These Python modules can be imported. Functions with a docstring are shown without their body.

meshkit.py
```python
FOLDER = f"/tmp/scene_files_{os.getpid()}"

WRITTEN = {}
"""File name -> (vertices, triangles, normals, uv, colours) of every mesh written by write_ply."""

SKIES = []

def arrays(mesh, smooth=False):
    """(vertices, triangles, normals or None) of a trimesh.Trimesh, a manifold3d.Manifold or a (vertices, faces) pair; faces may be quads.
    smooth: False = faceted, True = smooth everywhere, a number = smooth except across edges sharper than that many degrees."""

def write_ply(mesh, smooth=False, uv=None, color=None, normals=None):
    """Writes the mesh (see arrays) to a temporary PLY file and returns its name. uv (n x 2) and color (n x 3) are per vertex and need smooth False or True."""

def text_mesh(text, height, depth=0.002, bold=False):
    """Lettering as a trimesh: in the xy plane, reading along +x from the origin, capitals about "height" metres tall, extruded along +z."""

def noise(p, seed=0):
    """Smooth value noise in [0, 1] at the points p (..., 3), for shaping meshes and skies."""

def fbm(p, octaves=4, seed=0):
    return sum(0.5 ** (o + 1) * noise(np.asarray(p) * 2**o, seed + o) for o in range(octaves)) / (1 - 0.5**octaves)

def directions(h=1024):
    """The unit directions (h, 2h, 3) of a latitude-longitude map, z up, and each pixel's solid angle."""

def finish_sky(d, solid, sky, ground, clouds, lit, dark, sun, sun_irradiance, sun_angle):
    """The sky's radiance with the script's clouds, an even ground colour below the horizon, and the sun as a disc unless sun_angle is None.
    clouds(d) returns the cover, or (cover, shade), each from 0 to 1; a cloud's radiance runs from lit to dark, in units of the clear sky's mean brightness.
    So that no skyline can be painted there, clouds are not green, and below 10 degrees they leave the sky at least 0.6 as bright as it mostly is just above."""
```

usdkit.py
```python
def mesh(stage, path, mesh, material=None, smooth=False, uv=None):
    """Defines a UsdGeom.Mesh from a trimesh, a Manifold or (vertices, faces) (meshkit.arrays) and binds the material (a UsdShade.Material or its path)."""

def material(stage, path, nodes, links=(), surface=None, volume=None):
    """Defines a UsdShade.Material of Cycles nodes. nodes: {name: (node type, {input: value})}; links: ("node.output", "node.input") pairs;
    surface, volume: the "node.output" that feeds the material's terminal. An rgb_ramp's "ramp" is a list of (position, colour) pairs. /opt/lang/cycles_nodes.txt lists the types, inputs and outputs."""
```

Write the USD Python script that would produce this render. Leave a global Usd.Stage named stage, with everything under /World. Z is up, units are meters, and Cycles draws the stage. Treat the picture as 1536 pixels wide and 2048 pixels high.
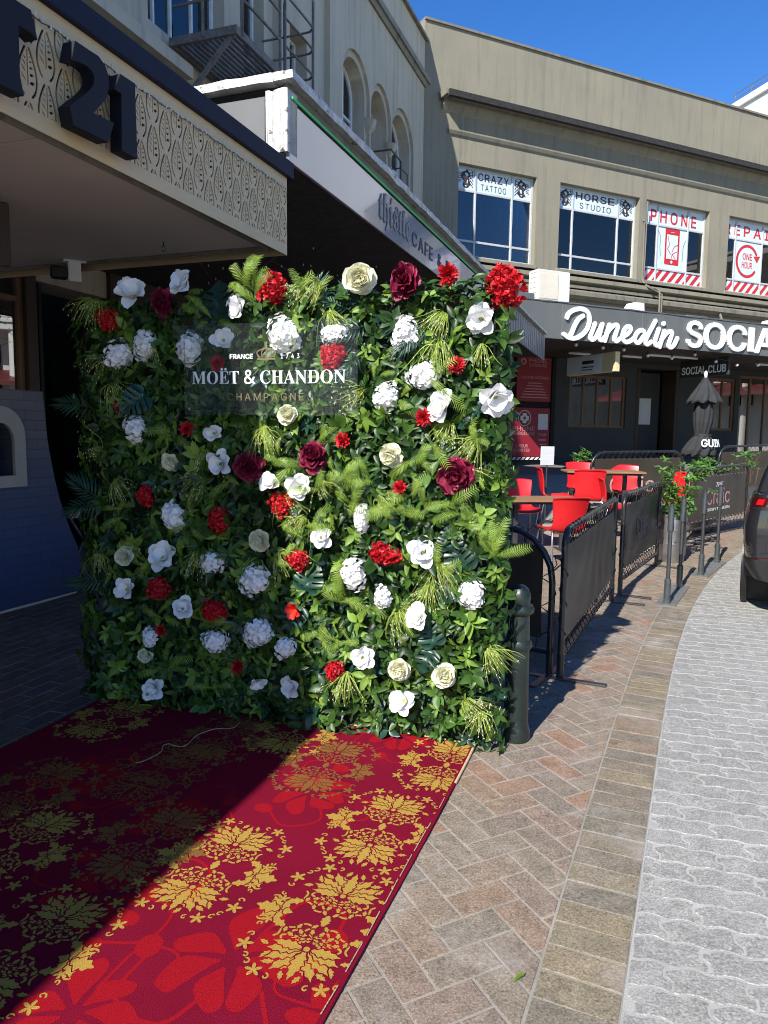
import math
import zlib
import numpy as np
import trimesh
import shapely
from shapely import affinity
from shapely.geometry import Polygon, LineString, Point, box
from shapely.ops import unary_union
from scipy.spatial import ConvexHull
from scipy.sparse import coo_matrix
from scipy.sparse.csgraph import connected_components
from pxr import Usd, UsdGeom, UsdLux, UsdShade, Gf, Sdf, Vt
import usdkit, meshkit

stage = Usd.Stage.CreateInMemory()
UsdGeom.SetStageUpAxis(stage, 'Z')
UsdGeom.SetStageMetersPerUnit(stage, 1.0)
UsdGeom.Xform.Define(stage, '/World')
UsdGeom.Scope.Define(stage, '/World/Looks')
pi = math.pi

# ---------------------------------------------------------------- camera, sky, sun, exposure
EYE = np.array([0.0, 0.0, 1.70])
FPX, PITCH, ROLL = 1452.5, 0.10646, 0.01245            # focal length in pixels of a 1536 wide picture, tilt down, roll
_f = np.array([0, math.cos(PITCH), -math.sin(PITCH)])
_u = np.array([0, math.sin(PITCH), math.cos(PITCH)])
CX = math.cos(ROLL) * np.array([1.0, 0, 0]) + math.sin(ROLL) * _u
CU = -math.sin(ROLL) * np.array([1.0, 0, 0]) + math.cos(ROLL) * _u
CF = _f
cam = UsdGeom.Camera.Define(stage, '/World/camera')
cam.CreateProjectionAttr('perspective')
cam.CreateHorizontalApertureAttr(36.0)
cam.CreateVerticalApertureAttr(48.0)
cam.CreateFocalLengthAttr(36.0 * FPX / 1536)
cam.CreateClippingRangeAttr(Gf.Vec2f(0.05, 5000))
cam.AddTransformOp().Set(Gf.Matrix4d(*[float(v) for v in (*CX, 0, *CU, 0, *(-CF), 0, *EYE, 1)]))
cam.CreateExposureAttr(0.78)

SUN_AZ, SUN_EL = math.radians(210.0), math.radians(38.0)  # heading from +y clockwise: the sun stands behind the camera, to its left
sun_dir = np.array([math.sin(SUN_AZ) * math.cos(SUN_EL), math.cos(SUN_AZ) * math.cos(SUN_EL), math.sin(SUN_EL)])
sky = UsdLux.DomeLight.Define(stage, '/World/sky')
sky.GetPrim().SetCustomDataByKey('kind', 'structure')
sky_mat = usdkit.material(stage, '/World/Looks/sky_material', {
    's': ('sky_texture', {'sky_type': 'single_scattering', 'sun_disc': False, 'sun_elevation': SUN_EL, 'sun_rotation': SUN_AZ - 2 * pi,
                          'altitude': 200.0, 'air_density': 1.0, 'aerosol_density': 0.1, 'ozone_density': 2.2}),
    'h': ('hsv', {'hue': 0.513, 'saturation': 1.36, 'value': 1.0, 'fac': 1.0}),
    'b': ('background_shader', {'strength': 0.115})}, [('s.color', 'h.color'), ('h.color', 'b.color')], surface='b.background')
UsdShade.MaterialBindingAPI.Apply(sky.GetPrim()).Bind(sky_mat)
sun = UsdLux.DistantLight.Define(stage, '/World/sun')
sun.CreateIntensityAttr(1.25)
sun.CreateAngleAttr(0.53)
sun.CreateColorAttr(Gf.Vec3f(1.0, 0.955, 0.89))
sun.GetPrim().CreateAttribute('inputs:normalize', Sdf.ValueTypeNames.Bool).Set(True)
_z = sun_dir; _x = np.cross([0, 0, 1.0], _z); _x /= np.linalg.norm(_x); _y = np.cross(_z, _x)
sun.AddTransformOp().Set(Gf.Matrix4d(*[float(v) for v in (*_x, 0, *_y, 0, *_z, 0, 0, 0, 30, 1)]))

# ---------------------------------------------------------------- helpers: geometry of the place
AL, BE = 0.34747, 1.13073                                # headings of the two street fronts
DF, NF = np.array([math.sin(AL), math.cos(AL)]), np.array([math.cos(AL), -math.sin(AL)])
DB, NB = np.array([math.sin(BE), math.cos(BE)]), np.array([math.cos(BE), -math.sin(BE)])
C0 = np.array([0.946, 20.699])                           # where the two fronts meet
rng = np.random.default_rng(7)


def gz(x, y):
    """Height of the street, which rises gently and then more steeply away from the viewer."""
    y = np.asarray(y, float)
    return 0.02 * y + 0.03 * (np.maximum(y - 7.0, 0) - 1.5 * (1 - np.exp(-np.maximum(y - 7.0, 0) / 1.5)))


def ray(px, py):
    d = CF + CX * (px - 768) / FPX + CU * (1024 - py) / FPX
    return d / np.hypot(d[0], d[1])


def ground(px, py):
    k = ray(px, py); lo, hi = 0.5, 60.0
    for _ in range(50):
        m = (lo + hi) / 2; P = EYE + k * m
        if P[2] > gz(P[0], P[1]): lo = m
        else: hi = m
    P = EYE + k * lo
    return np.array([P[0], P[1], float(gz(P[0], P[1]))])


def level(px, py, z):
    k = ray(px, py); return EYE + k * (z - EYE[2]) / k[2]


def front(px, py, d, n, off, origin=(0, 0)):
    """Point on an upright plane with heading d, outward normal n, off metres out from origin: (along, z)."""
    k = ray(px, py); o = np.asarray(origin, float)
    t = (n @ o + off - n @ EYE[:2]) / (n @ k[:2]); P = EYE + k * t
    return np.array([(P[:2] - o) @ d, P[2]])


def onB(px, py, off=0.0): return front(px, py, DB, NB, off, C0)
def onF(px, py, off=0.0): return front(px, py, DF, NF, off - 6.16)
def at_depth(px, py, y):
    k = ray(px, py); return EYE + k * (y / k[1])


# ---------------------------------------------------------------- helpers: stage
counts, TONED = {}, set()


def numbered(parent, name):
    k = f'{parent}/{name}'; n = counts.get(k, -1) + 1; counts[k] = n
    return k if n == 0 else f'{k}_{n:03d}'


def tag(p, label=None, cat=None, group=None, kind=None):
    p = p.GetPrim() if hasattr(p, 'GetPrim') else p
    for k, v in (('label', label), ('category', cat), ('group', group), ('kind', kind)):
        if v: p.SetCustomDataByKey(k, v)
    return p


def thing(name, label=None, cat=None, loc=(0, 0, 0), rotz=0.0, group=None, kind=None, parent='/World'):
    x = UsdGeom.Xform.Define(stage, numbered(parent, name))
    x.AddTranslateOp().Set(Gf.Vec3d(*map(float, loc)))
    if rotz: x.AddRotateZOp().Set(math.degrees(rotz))
    tag(x, label, cat, group, kind)
    return str(x.GetPath())


def obj(name, mesh, material, parent='/World', smooth=False, label=None, kind=None, cat=None, group=None):
    if isinstance(mesh, (list,)): mesh = join(mesh)
    path = numbered(parent, name)
    m = usdkit.mesh(stage, path, mesh, f'/World/Looks/{material}', smooth=smooth)
    if material in TONED:       # every loose piece carries its own random tone
        n = len(m.GetPointsAttr().Get()); f = np.array(m.GetFaceVertexIndicesAttr().Get()).reshape(-1, 3)
        k, lab = connected_components(coo_matrix((np.ones(2 * len(f)), (f[:, [0, 1]].ravel(), f[:, [1, 2]].ravel())), shape=(n, n)), directed=False)
        r = np.random.default_rng(zlib.crc32(path.encode())).random(k)
        UsdGeom.PrimvarsAPI(m).CreatePrimvar('tone', Sdf.ValueTypeNames.FloatArray, 'vertex').Set(Vt.FloatArray.FromNumpy(r[lab].astype(np.float32)))
    tag(m, label, cat, group, kind)
    return str(m.GetPath())


# ---------------------------------------------------------------- helpers: shapes
def sbox(x0, x1, z0, z1): return box(x0, z0, x1, z1)


def T(v, f): return trimesh.Trimesh(np.asarray(v, float), np.asarray(f, int), process=False)


def join(ms):
    vs, fs, n = [], [], 0
    for m in ms:
        if isinstance(m, list): m = join(m)
        vs.append(np.asarray(m.vertices)); fs.append(np.asarray(m.faces) + n); n += len(m.vertices)
    return T(np.vstack(vs), np.vstack(fs))


def hull(pts):
    pts = np.asarray(pts, float); h = ConvexHull(pts); f = h.simplices.copy()
    c = pts[h.vertices].mean(0)
    a, b, d = pts[f[:, 0]], pts[f[:, 1]], pts[f[:, 2]]
    flip = (np.cross(b - a, d - a) * (a - c)).sum(1) < 0
    f[flip] = f[flip][:, ::-1]
    return T(pts, f)


_BF = np.array([[0, 2, 3], [0, 3, 1], [4, 5, 7], [4, 7, 6], [0, 1, 5], [0, 5, 4], [2, 6, 7], [2, 7, 3], [0, 4, 6], [0, 6, 2], [1, 3, 7], [1, 7, 5]])


def bx(x0, x1, y0, y1, z0, z1, b=0.0):
    """A box; with b its edges are chamfered."""
    x0, x1 = min(x0, x1), max(x0, x1); y0, y1 = min(y0, y1), max(y0, y1); z0, z1 = min(z0, z1), max(z0, z1)
    if not b:
        return T([(x, y, z) for z in (z0, z1) for y in (y0, y1) for x in (x0, x1)], _BF)
    p = []
    for x, sx in ((x0, 1), (x1, -1)):
        for y, sy in ((y0, 1), (y1, -1)):
            for z, sz in ((z0, 1), (z1, -1)):
                p += [(x + sx * b, y + sy * b, z), (x + sx * b, y, z + sz * b), (x, y + sy * b, z + sz * b)]
    return hull(p)


def tube(pts, r, sides=8, closed=False, cap=True):
    p = np.asarray(pts, float); n = len(p)
    rr = np.broadcast_to(r, (n,))
    if closed: t = np.roll(p, -1, 0) - np.roll(p, 1, 0)
    else: t = np.gradient(p, axis=0)
    t /= np.linalg.norm(t, axis=1, keepdims=True) + 1e-12
    a = np.cross(t[0], [0, 0, 1.0] if abs(t[0][2]) < .9 else [1.0, 0, 0]); a /= np.linalg.norm(a)
    A = []
    for k in range(n):
        a = a - t[k] * (a @ t[k]); a /= np.linalg.norm(a) + 1e-12; A.append(a)
    A = np.array(A); Bn = np.cross(t, A); ang = np.arange(sides) * 2 * pi / sides
    v = p[:, None] + rr[:, None, None] * (np.cos(ang)[None, :, None] * A[:, None] + np.sin(ang)[None, :, None] * Bn[:, None])
    m = n if closed else n - 1
    i, j = np.meshgrid(np.arange(m), np.arange(sides), indexing='ij'); i2 = (i + 1) % n; j2 = (j + 1) % sides
    q = np.stack([i * sides + j, i * sides + j2, i2 * sides + j2, i2 * sides + j], -1).reshape(-1, 4)
    f = np.vstack([q[:, [0, 1, 2]], q[:, [0, 2, 3]]])
    v = v.reshape(-1, 3)
    if cap and not closed:
        f = np.vstack([f, [[0, k + 1, k] for k in range(1, sides - 1)], [[(n - 1) * sides, (n - 1) * sides + k, (n - 1) * sides + k + 1] for k in range(1, sides - 1)]])
    return T(v, f)


def bar(a, b, w, h=None, up=(0, 0, 1)):
    """A straight bar of rectangular section from a to b."""
    a, b = np.asarray(a, float), np.asarray(b, float); h = h or w
    t = (b - a) / np.linalg.norm(b - a); s = np.cross(t, up); s /= np.linalg.norm(s); u = np.cross(s, t)
    v = [P + s * i * w / 2 + u * j * h / 2 for j in (-1, 1) for i in (-1, 1) for P in (a, b)]
    # order like bx: x = along, y = side, z = up
    return hull(v)


def lathe(prof, n=24, center=(0, 0, 0)):
    prof = np.asarray(prof, float); ang = np.arange(n) * 2 * pi / n
    v = np.stack([prof[:, 0, None] * np.cos(ang), prof[:, 0, None] * np.sin(ang), np.repeat(prof[:, 1, None], n, 1)], -1)
    m = len(prof); i, j = np.meshgrid(np.arange(m - 1), np.arange(n), indexing='ij'); j2 = (j + 1) % n
    q = np.stack([i * n + j, i * n + j2, (i + 1) * n + j2, (i + 1) * n + j], -1).reshape(-1, 4)
    return T(v.reshape(-1, 3) + np.asarray(center, float), np.vstack([q[:, [0, 1, 2]], q[:, [0, 2, 3]]]))


def grid(fn, us, vs):
    """Surface fn(u, v) -> (..., 3) over two parameter lists."""
    U, V = np.meshgrid(us, vs, indexing='ij'); P = fn(U, V)
    n, m = U.shape; i, j = np.meshgrid(np.arange(n - 1), np.arange(m - 1), indexing='ij')
    q = np.stack([i * m + j, (i + 1) * m + j, (i + 1) * m + j + 1, i * m + j + 1], -1).reshape(-1, 4)
    return T(P.reshape(-1, 3), np.vstack([q[:, [0, 1, 2]], q[:, [0, 2, 3]]]))


def extrude(poly, depth):
    ms = [trimesh.creation.extrude_polygon(g, depth, engine='earcut') for g in getattr(poly, 'geoms', [poly]) if g.geom_type == 'Polygon' and g.area > 1e-9]
    return join(ms)


def wallpoly(poly, y0, y1):
    """An outline drawn in (x, z) as a slab from depth y0 to y1."""
    y0, y1 = min(y0, y1), max(y0, y1)
    m = extrude(poly, y1 - y0); v = np.asarray(m.vertices)
    return T(np.stack([v[:, 0], y1 - v[:, 2], v[:, 1]], 1), m.faces)


def flatpoly(poly, z0, z1):
    m = extrude(poly, z1 - z0); m.vertices[:, 2] += z0; return m


def moved(m, loc=(0, 0, 0), rotz=0.0, scale=1.0):
    v = np.asarray(m.vertices) * scale; c, s = math.cos(rotz), math.sin(rotz)
    v = np.stack([v[:, 0] * c - v[:, 1] * s, v[:, 0] * s + v[:, 1] * c, v[:, 2]], 1) + np.asarray(loc, float)
    return T(v, m.faces)


def rot(axis, a):
    c, s = math.cos(a), math.sin(a)
    if axis[0]: return np.array([[1, 0, 0], [0, c, -s], [0, s, c]])
    if axis[1]: return np.array([[c, 0, s], [0, 1, 0], [-s, 0, c]])
    return np.array([[c, -s, 0], [s, c, 0], [0, 0, 1.0]])


def turned(m, R, loc=(0, 0, 0)):
    return T(np.asarray(m.vertices) @ np.asarray(R).T + np.asarray(loc, float), m.faces)


def ball(c, r, s=1):
    m = trimesh.creation.icosphere(s, r); return T(m.vertices + np.asarray(c, float), m.faces)


def frameof(n, spin=0.0):
    """Rotation whose z axis is n."""
    n = np.asarray(n, float) / np.linalg.norm(n)
    x = np.cross([0, 0, 1.0] if abs(n[2]) < .95 else [0, 1.0, 0], n); x /= np.linalg.norm(x); y = np.cross(n, x)
    c, s = math.cos(spin), math.sin(spin)
    return np.stack([x * c + y * s, -x * s + y * c, n], 1)


def scatter(tv, tf, R, loc):
    """Copies of a template (tv, tf) under rotations R (k,3,3) and positions loc (k,3), as one mesh."""
    v = np.einsum('kij,nj->kni', R, tv) + loc[:, None]
    k, n = len(R), len(tv)
    return T(v.reshape(-1, 3), (tf[None] + (np.arange(k) * n)[:, None, None]).reshape(-1, 3))


def smoothline(pts, n=8):
    """Catmull-Rom through the points."""
    p = np.asarray(pts, float); q = np.vstack([2 * p[0] - p[1], p, 2 * p[-1] - p[-2]]); out = []
    for k in range(1, len(q) - 2):
        t = np.linspace(0, 1, n, endpoint=False)[:, None]; a, b, c, d = q[k - 1], q[k], q[k + 1], q[k + 2]
        out.append(.5 * ((2 * b) + (c - a) * t + (2 * a - 5 * b + 4 * c - d) * t ** 2 + (3 * b - a - 3 * c + d) * t ** 3))
    return np.vstack(out + [p[-1:]])


# ---------------------------------------------------------------- lettering
GL={'sM':(472,[[[13,3,13,10,40,15,50,23,58,40,60,55,58,303,54,315,47,322,15,330,15,335,135,335,230,110,236,106,240,108,245,116,336,335,457,335,457,330,438,326,423,317,417,307,413,290,415,38,425,18,437,12,455,10,455,3,298,3,298,10,329,18,336,26,342,46,342,289,337,293,329,284,212,3,203,3,88,277,83,286,76,285,75,47,79,31,88,18,109,10,123,10,123,3]]]),'sO':(392,[[[23,161,25,196,30,219,40,246,60,279,77,298,112,323,139,335,177,343,216,343,249,337,278,325,309,304,333,278,355,239,363,213,368,174,365,134,355,101,343,77,326,53,301,30,259,7,206,-5,167,-3,131,7,104,20,73,44,57,64,38,96,28,126],[107,134,112,92,122,61,138,35,154,19,180,7,212,7,236,16,256,34,270,58,280,92,285,130,285,207,278,250,270,275,254,303,238,319,213,331,183,333,159,326,134,305,119,275,108,235,105,204]]]),'sE':(328,[[[13,3,14,10,40,14,52,23,60,53,58,298,53,314,45,322,32,328,15,330,15,335,293,335,293,242,288,242,283,267,273,288,260,302,242,313,199,323,153,323,144,321,136,313,135,181,160,180,188,191,199,202,210,221,217,253,223,253,223,92,217,92,208,134,192,156,166,167,135,168,133,36,142,22,163,17,204,18,235,25,274,48,294,74,308,103,316,103,297,3]]]),'sT':(315,[[[12,240,12,335,302,335,302,240,295,242,293,258,281,288,262,309,237,321,221,325,198,325,193,321,193,43,203,19,218,12,240,10,240,3,72,3,72,10,85,10,105,18,113,26,118,41,119,324,84,323,55,311,36,291,27,275,18,240]]]),'sC':(348,[[[23,193,32,231,45,261,71,296,106,322,147,338,203,343,238,337,289,320,303,324,315,343,322,343,322,233,315,233,291,280,260,313,225,330,186,333,156,323,133,302,119,275,107,227,103,150,107,115,117,76,136,43,152,29,173,19,188,15,226,15,273,32,297,49,319,74,323,72,329,66,320,54,279,18,256,7,228,-2,179,-5,126,7,87,28,58,57,35,99,23,147]]]),'sH':(390,[[[15,330,15,335,177,335,177,330,145,323,135,310,132,290,132,186,136,183,254,183,258,188,256,305,245,323,213,330,213,335,375,335,375,330,345,322,337,314,332,297,332,44,336,31,345,18,358,12,374,10,375,3,213,3,213,10,231,12,245,18,251,24,257,39,258,162,252,168,138,168,132,164,134,38,143,19,158,12,177,10,177,3,15,3,15,10,32,12,45,18,53,26,58,43,58,298,48,319,35,326]]]),'sA':(325,[[[-3,3,-3,10,15,16,27,28,39,52,155,343,164,343,286,56,303,23,311,16,327,10,327,3,173,3,173,10,193,12,206,17,215,33,195,92,187,102,76,101,55,55,52,32,60,17,72,12,92,10,92,3],[125,232,82,120,86,117,177,117,181,119,180,130,134,238,129,238]]]),'sN':(368,[[[17,330,17,335,115,335,281,132,291,125,295,130,293,301,285,319,270,326,250,330,250,335,353,335,353,330,338,328,322,321,312,301,310,-5,302,-5,298,-1,97,245,82,260,77,255,77,40,87,19,102,12,120,10,120,3,17,3,17,10,37,12,49,18,56,30,60,46,60,290,29,325]]]),'sD':(368,[[[15,330,15,335,208,333,261,318,302,291,318,271,332,246,340,221,345,189,345,147,340,116,332,89,312,56,278,27,256,17,219,7,191,3,18,3,18,10,45,16,54,27,58,43,58,292,55,309,45,322,32,328],[132,46,136,27,147,17,181,15,206,22,225,34,241,54,253,80,260,107,265,160,263,209,250,268,236,293,218,311,185,325,146,323,138,317,133,306]]]),'s&':(367,[[[30,50,23,107,35,145,61,174,98,199,72,232,58,263,57,299,69,331,86,349,111,361,136,367,177,365,200,358,228,335,240,309,242,273,236,254,226,234,202,211,174,191,263,105,282,136,296,181,346,181,341,157,323,109,297,71,366,4,367,-1,363,-3,304,-3,262,35,228,12,182,-5,158,-8,99,-5,68,7,41,31],[75,90,85,61,96,50,115,40,130,37,154,37,180,42,204,52,228,69,129,165,108,152,87,130,77,109],[107,278,115,255,140,223,160,235,180,253,190,271,192,292,188,302,175,317,159,323,143,323,121,315,113,307,107,292]]]),'ft':(160,[[[15,198,15,213,35,227,65,261,85,308,102,308,99,234,155,233,155,198,98,197,98,61,128,48,150,60,158,48,92,-12,78,-5,81,7,27,27,27,40,38,55,38,197]]]),'fh':(230,[[[18,35,31,42,35,53,35,310,25,338,38,347,48,337,61,305,72,330,90,350,118,363,138,365,138,350,112,343,97,322,93,203,163,253,177,245,172,231,197,198,218,140,218,93,203,33,180,-13,142,-67,112,-100,100,-93,150,-4,165,68,160,131,150,158,122,198,93,177,93,60,99,52,110,50,127,63,135,52,73,-12,58,-12,46,6,20,18]]]),'fi':(160,[[[12,187,75,253,90,247,85,231,92,224,125,208,125,193,117,190,112,177,112,59,117,49,125,48,145,63,153,52,97,-12,83,-3,85,3,65,13,53,28,53,183,48,190,40,190,20,178]],[[53,277,72,352,90,368,113,367,120,358,115,330,70,277]]]),'fs':(223,[[[15,158,17,172,35,197,95,253,102,255,151,228,176,230,190,242,197,261,195,276,180,296,167,302,147,298,134,286,125,268,103,283,122,308,143,318,170,318,187,312,203,297,213,272,208,235,193,210,158,169,193,138,210,102,205,63,177,30,117,2,103,-12,87,-12,76,3,22,35,18,52,45,70,55,84,57,99,50,114],[72,68,106,40,130,28,153,35,167,61,167,74,155,98,125,122,115,120],[62,187,98,132,140,178,115,185,77,208,64,201]]]),'fl':(142,[[[18,32,18,47,26,52,30,63,30,315,20,338,35,347,56,307,68,332,83,348,103,360,133,365,133,350,107,343,97,333,90,312,88,78,94,64,114,53,132,50,147,60,157,50,92,-12,78,-5,82,4,78,8]]]),'fe':(208,[[[28,87,32,185,47,200,128,255,140,255,188,185,192,172,94,98,88,86,104,64,124,53,159,57,178,72,190,60,113,-12,102,-5,101,3,68,17,45,37,32,63],[88,120,140,154,104,215,94,208,88,197]]])}


def glyphs(text, kind, h, track=0.0, sx=1.0):
    """Outline of text set in the serif ('s') or blackletter ('f') capitals above, h metres tall capitals, starting at the origin."""
    x, out = 0.0, []
    k = h / 330.0
    for c in text:
        if c == ' ': x += 130; continue
        adv, polys = GL[kind + c]
        for rings in polys:
            R = [np.array(r, float).reshape(-1, 2) for r in rings]
            g = Polygon(R[0], R[1:]).buffer(0)
            out.append(affinity.affine_transform(g, [k * sx, 0, 0, k, x * k * sx, 0]))
        x += adv + track
    return unary_union(out)


def sign_text(text, h, depth=0.004, bold=True, width=None, center=None, z=0.0, y=0.0, track=0.0):
    """Plain capitals standing in the (x, z) plane, facing -y, with their back at depth y; width squeezes them to fit; center is the x of the middle."""
    if track:
        ms, x = [], 0.0
        for c in text:
            if c == ' ': x += .45 * h + track; continue
            g = meshkit.text_mesh(c, h, depth, bold); g.vertices[:, 0] += x - g.bounds[0][0]; x = g.bounds[1][0] + track; ms.append(g)
        m = join(ms)
    else:
        m = meshkit.text_mesh(text, h, depth, bold)
    v = np.asarray(m.vertices).copy(); w = np.ptp(v[:, 0])
    if width: v[:, 0] = (v[:, 0] - v[:, 0].min()) * width / w
    if center is not None: v[:, 0] += center - (v[:, 0].max() + v[:, 0].min()) / 2
    return T(np.stack([v[:, 0], y - v[:, 2], v[:, 1] + z], 1), m.faces)

# ---------------------------------------------------------------- materials
def mat(name, c1, c2=None, scale=4.0, rough=0.6, rough2=None, bump=0.0, bscale=60.0, stretch=(1, 1, 1), metallic=0.0, spec=0.5,
        coat=0.0, spots=None, spot_scale=30.0, spot_at=0.62, trans=None, island=0.0, detail=5.0, lo=.3, hi=.7, sheen=0.0, emit=None):
    """Base colour drifting from c1 to c2 over noise (stretched for streaks), optional spots, fine bump, per-piece variation and see-through light (trans)."""
    c2 = c2 or tuple(x * .8 for x in c1)
    n = {'tc': ('texture_coordinate', {}), 'mp': ('mapping', {'scale': stretch}),
         'n1': ('noise_texture', {'scale': scale, 'detail': detail, 'roughness': .6}),
         'r1': ('rgb_ramp', {'ramp': [(lo, c1), (hi, c2)]}),
         'p': ('principled_bsdf', {'roughness': rough, 'metallic': metallic, 'specular_ior_level': spec, 'coat_weight': coat, 'sheen_weight': sheen})}
    l = [('tc.object', 'mp.vector'), ('mp.vector', 'n1.vector'), ('n1.fac', 'r1.fac')]
    col = 'r1.color'
    if spots:
        n |= {'n2': ('noise_texture', {'scale': spot_scale, 'detail': 3.0, 'roughness': .7}), 'r2': ('rgb_ramp', {'ramp': [(spot_at, (0, 0, 0)), (min(.99, spot_at + .06), (1, 1, 1))]}),
              'm2': ('mix_color', {'b': spots})}
        l += [('mp.vector', 'n2.vector'), ('n2.fac', 'r2.fac'), ('r2.color', 'm2.fac'), (col, 'm2.a')]
        col = 'm2.result'
    if island:
        TONED.add(name)
        n |= {'g': ('attribute', {'attribute': 'tone'}), 
              'mr': ('map_range', {'from_min': 0.0, 'from_max': 1.0, 'to_min': 1 - island, 'to_max': 1 + island}), 'hs': ('hsv', {'hue': .5, 'saturation': 1.0, 'fac': 1.0})}
        l += [('g.fac', 'mr.value'), ('mr.result', 'hs.value'), (col, 'hs.color')]
        col = 'hs.color'
    l.append((col, 'p.base_color'))
    if rough2 is not None:
        n['rr'] = ('map_range', {'from_min': .3, 'from_max': .7, 'to_min': rough, 'to_max': rough2})
        l += [('n1.fac', 'rr.value'), ('rr.result', 'p.roughness')]
    if bump:
        n |= {'n3': ('noise_texture', {'scale': bscale, 'detail': 4.0}), 'bp': ('bump', {'strength': bump, 'distance': .01})}
        l += [('mp.vector', 'n3.vector'), ('n3.fac', 'bp.height'), ('bp.normal', 'p.normal')]
    if emit:
        n['p'][1].update(emission_color=emit[0], emission_strength=emit[1])
    out = 'p.BSDF'
    if trans:
        n |= {'t': ('translucent_bsdf', {}), 'tm': ('mix_color', {'blend_type': 'multiply', 'fac': 1.0, 'b': trans[0]}), 'mx': ('mix_closure', {'fac': trans[1]})}
        l += [(col, 'tm.a'), ('tm.result', 't.color'), ('p.BSDF', 'mx.closure1'), ('t.BSDF', 'mx.closure2')]
        out = 'mx.closure'
    return usdkit.material(stage, f'/World/Looks/{name}', n, l, surface=out)


def pane(name, tint=(.9, .95, .95), ior=1.5, haze=0.0, rough=0.0, add=0.0):
    """Window glass: what lies behind it, with the mirror image on it."""
    n = {'t': ('transparent_bsdf', {'color': tint}), 'g': ('glossy_bsdf', {'color': (1, 1, 1), 'roughness': rough}), 'f': ('fresnel', {'IOR': ior}), 'm': ('mix_closure', {}),
         'ad': ('math', {'math_type': 'add', 'value2': add, 'use_clamp': True})}
    l = [('f.fac', 'ad.value1'), ('ad.value', 'm.fac'), ('t.BSDF', 'm.closure1'), ('g.BSDF', 'm.closure2')]
    out = 'm.closure'
    if haze:
        n |= {'d': ('diffuse_bsdf', {'color': (.8, .82, .8)}), 'm2': ('mix_closure', {'fac': haze})}
        l += [('m.closure', 'm2.closure1'), ('d.BSDF', 'm2.closure2')]; out = 'm2.closure'
    usdkit.material(stage, f'/World/Looks/{name}', n, l, surface=out)


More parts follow.
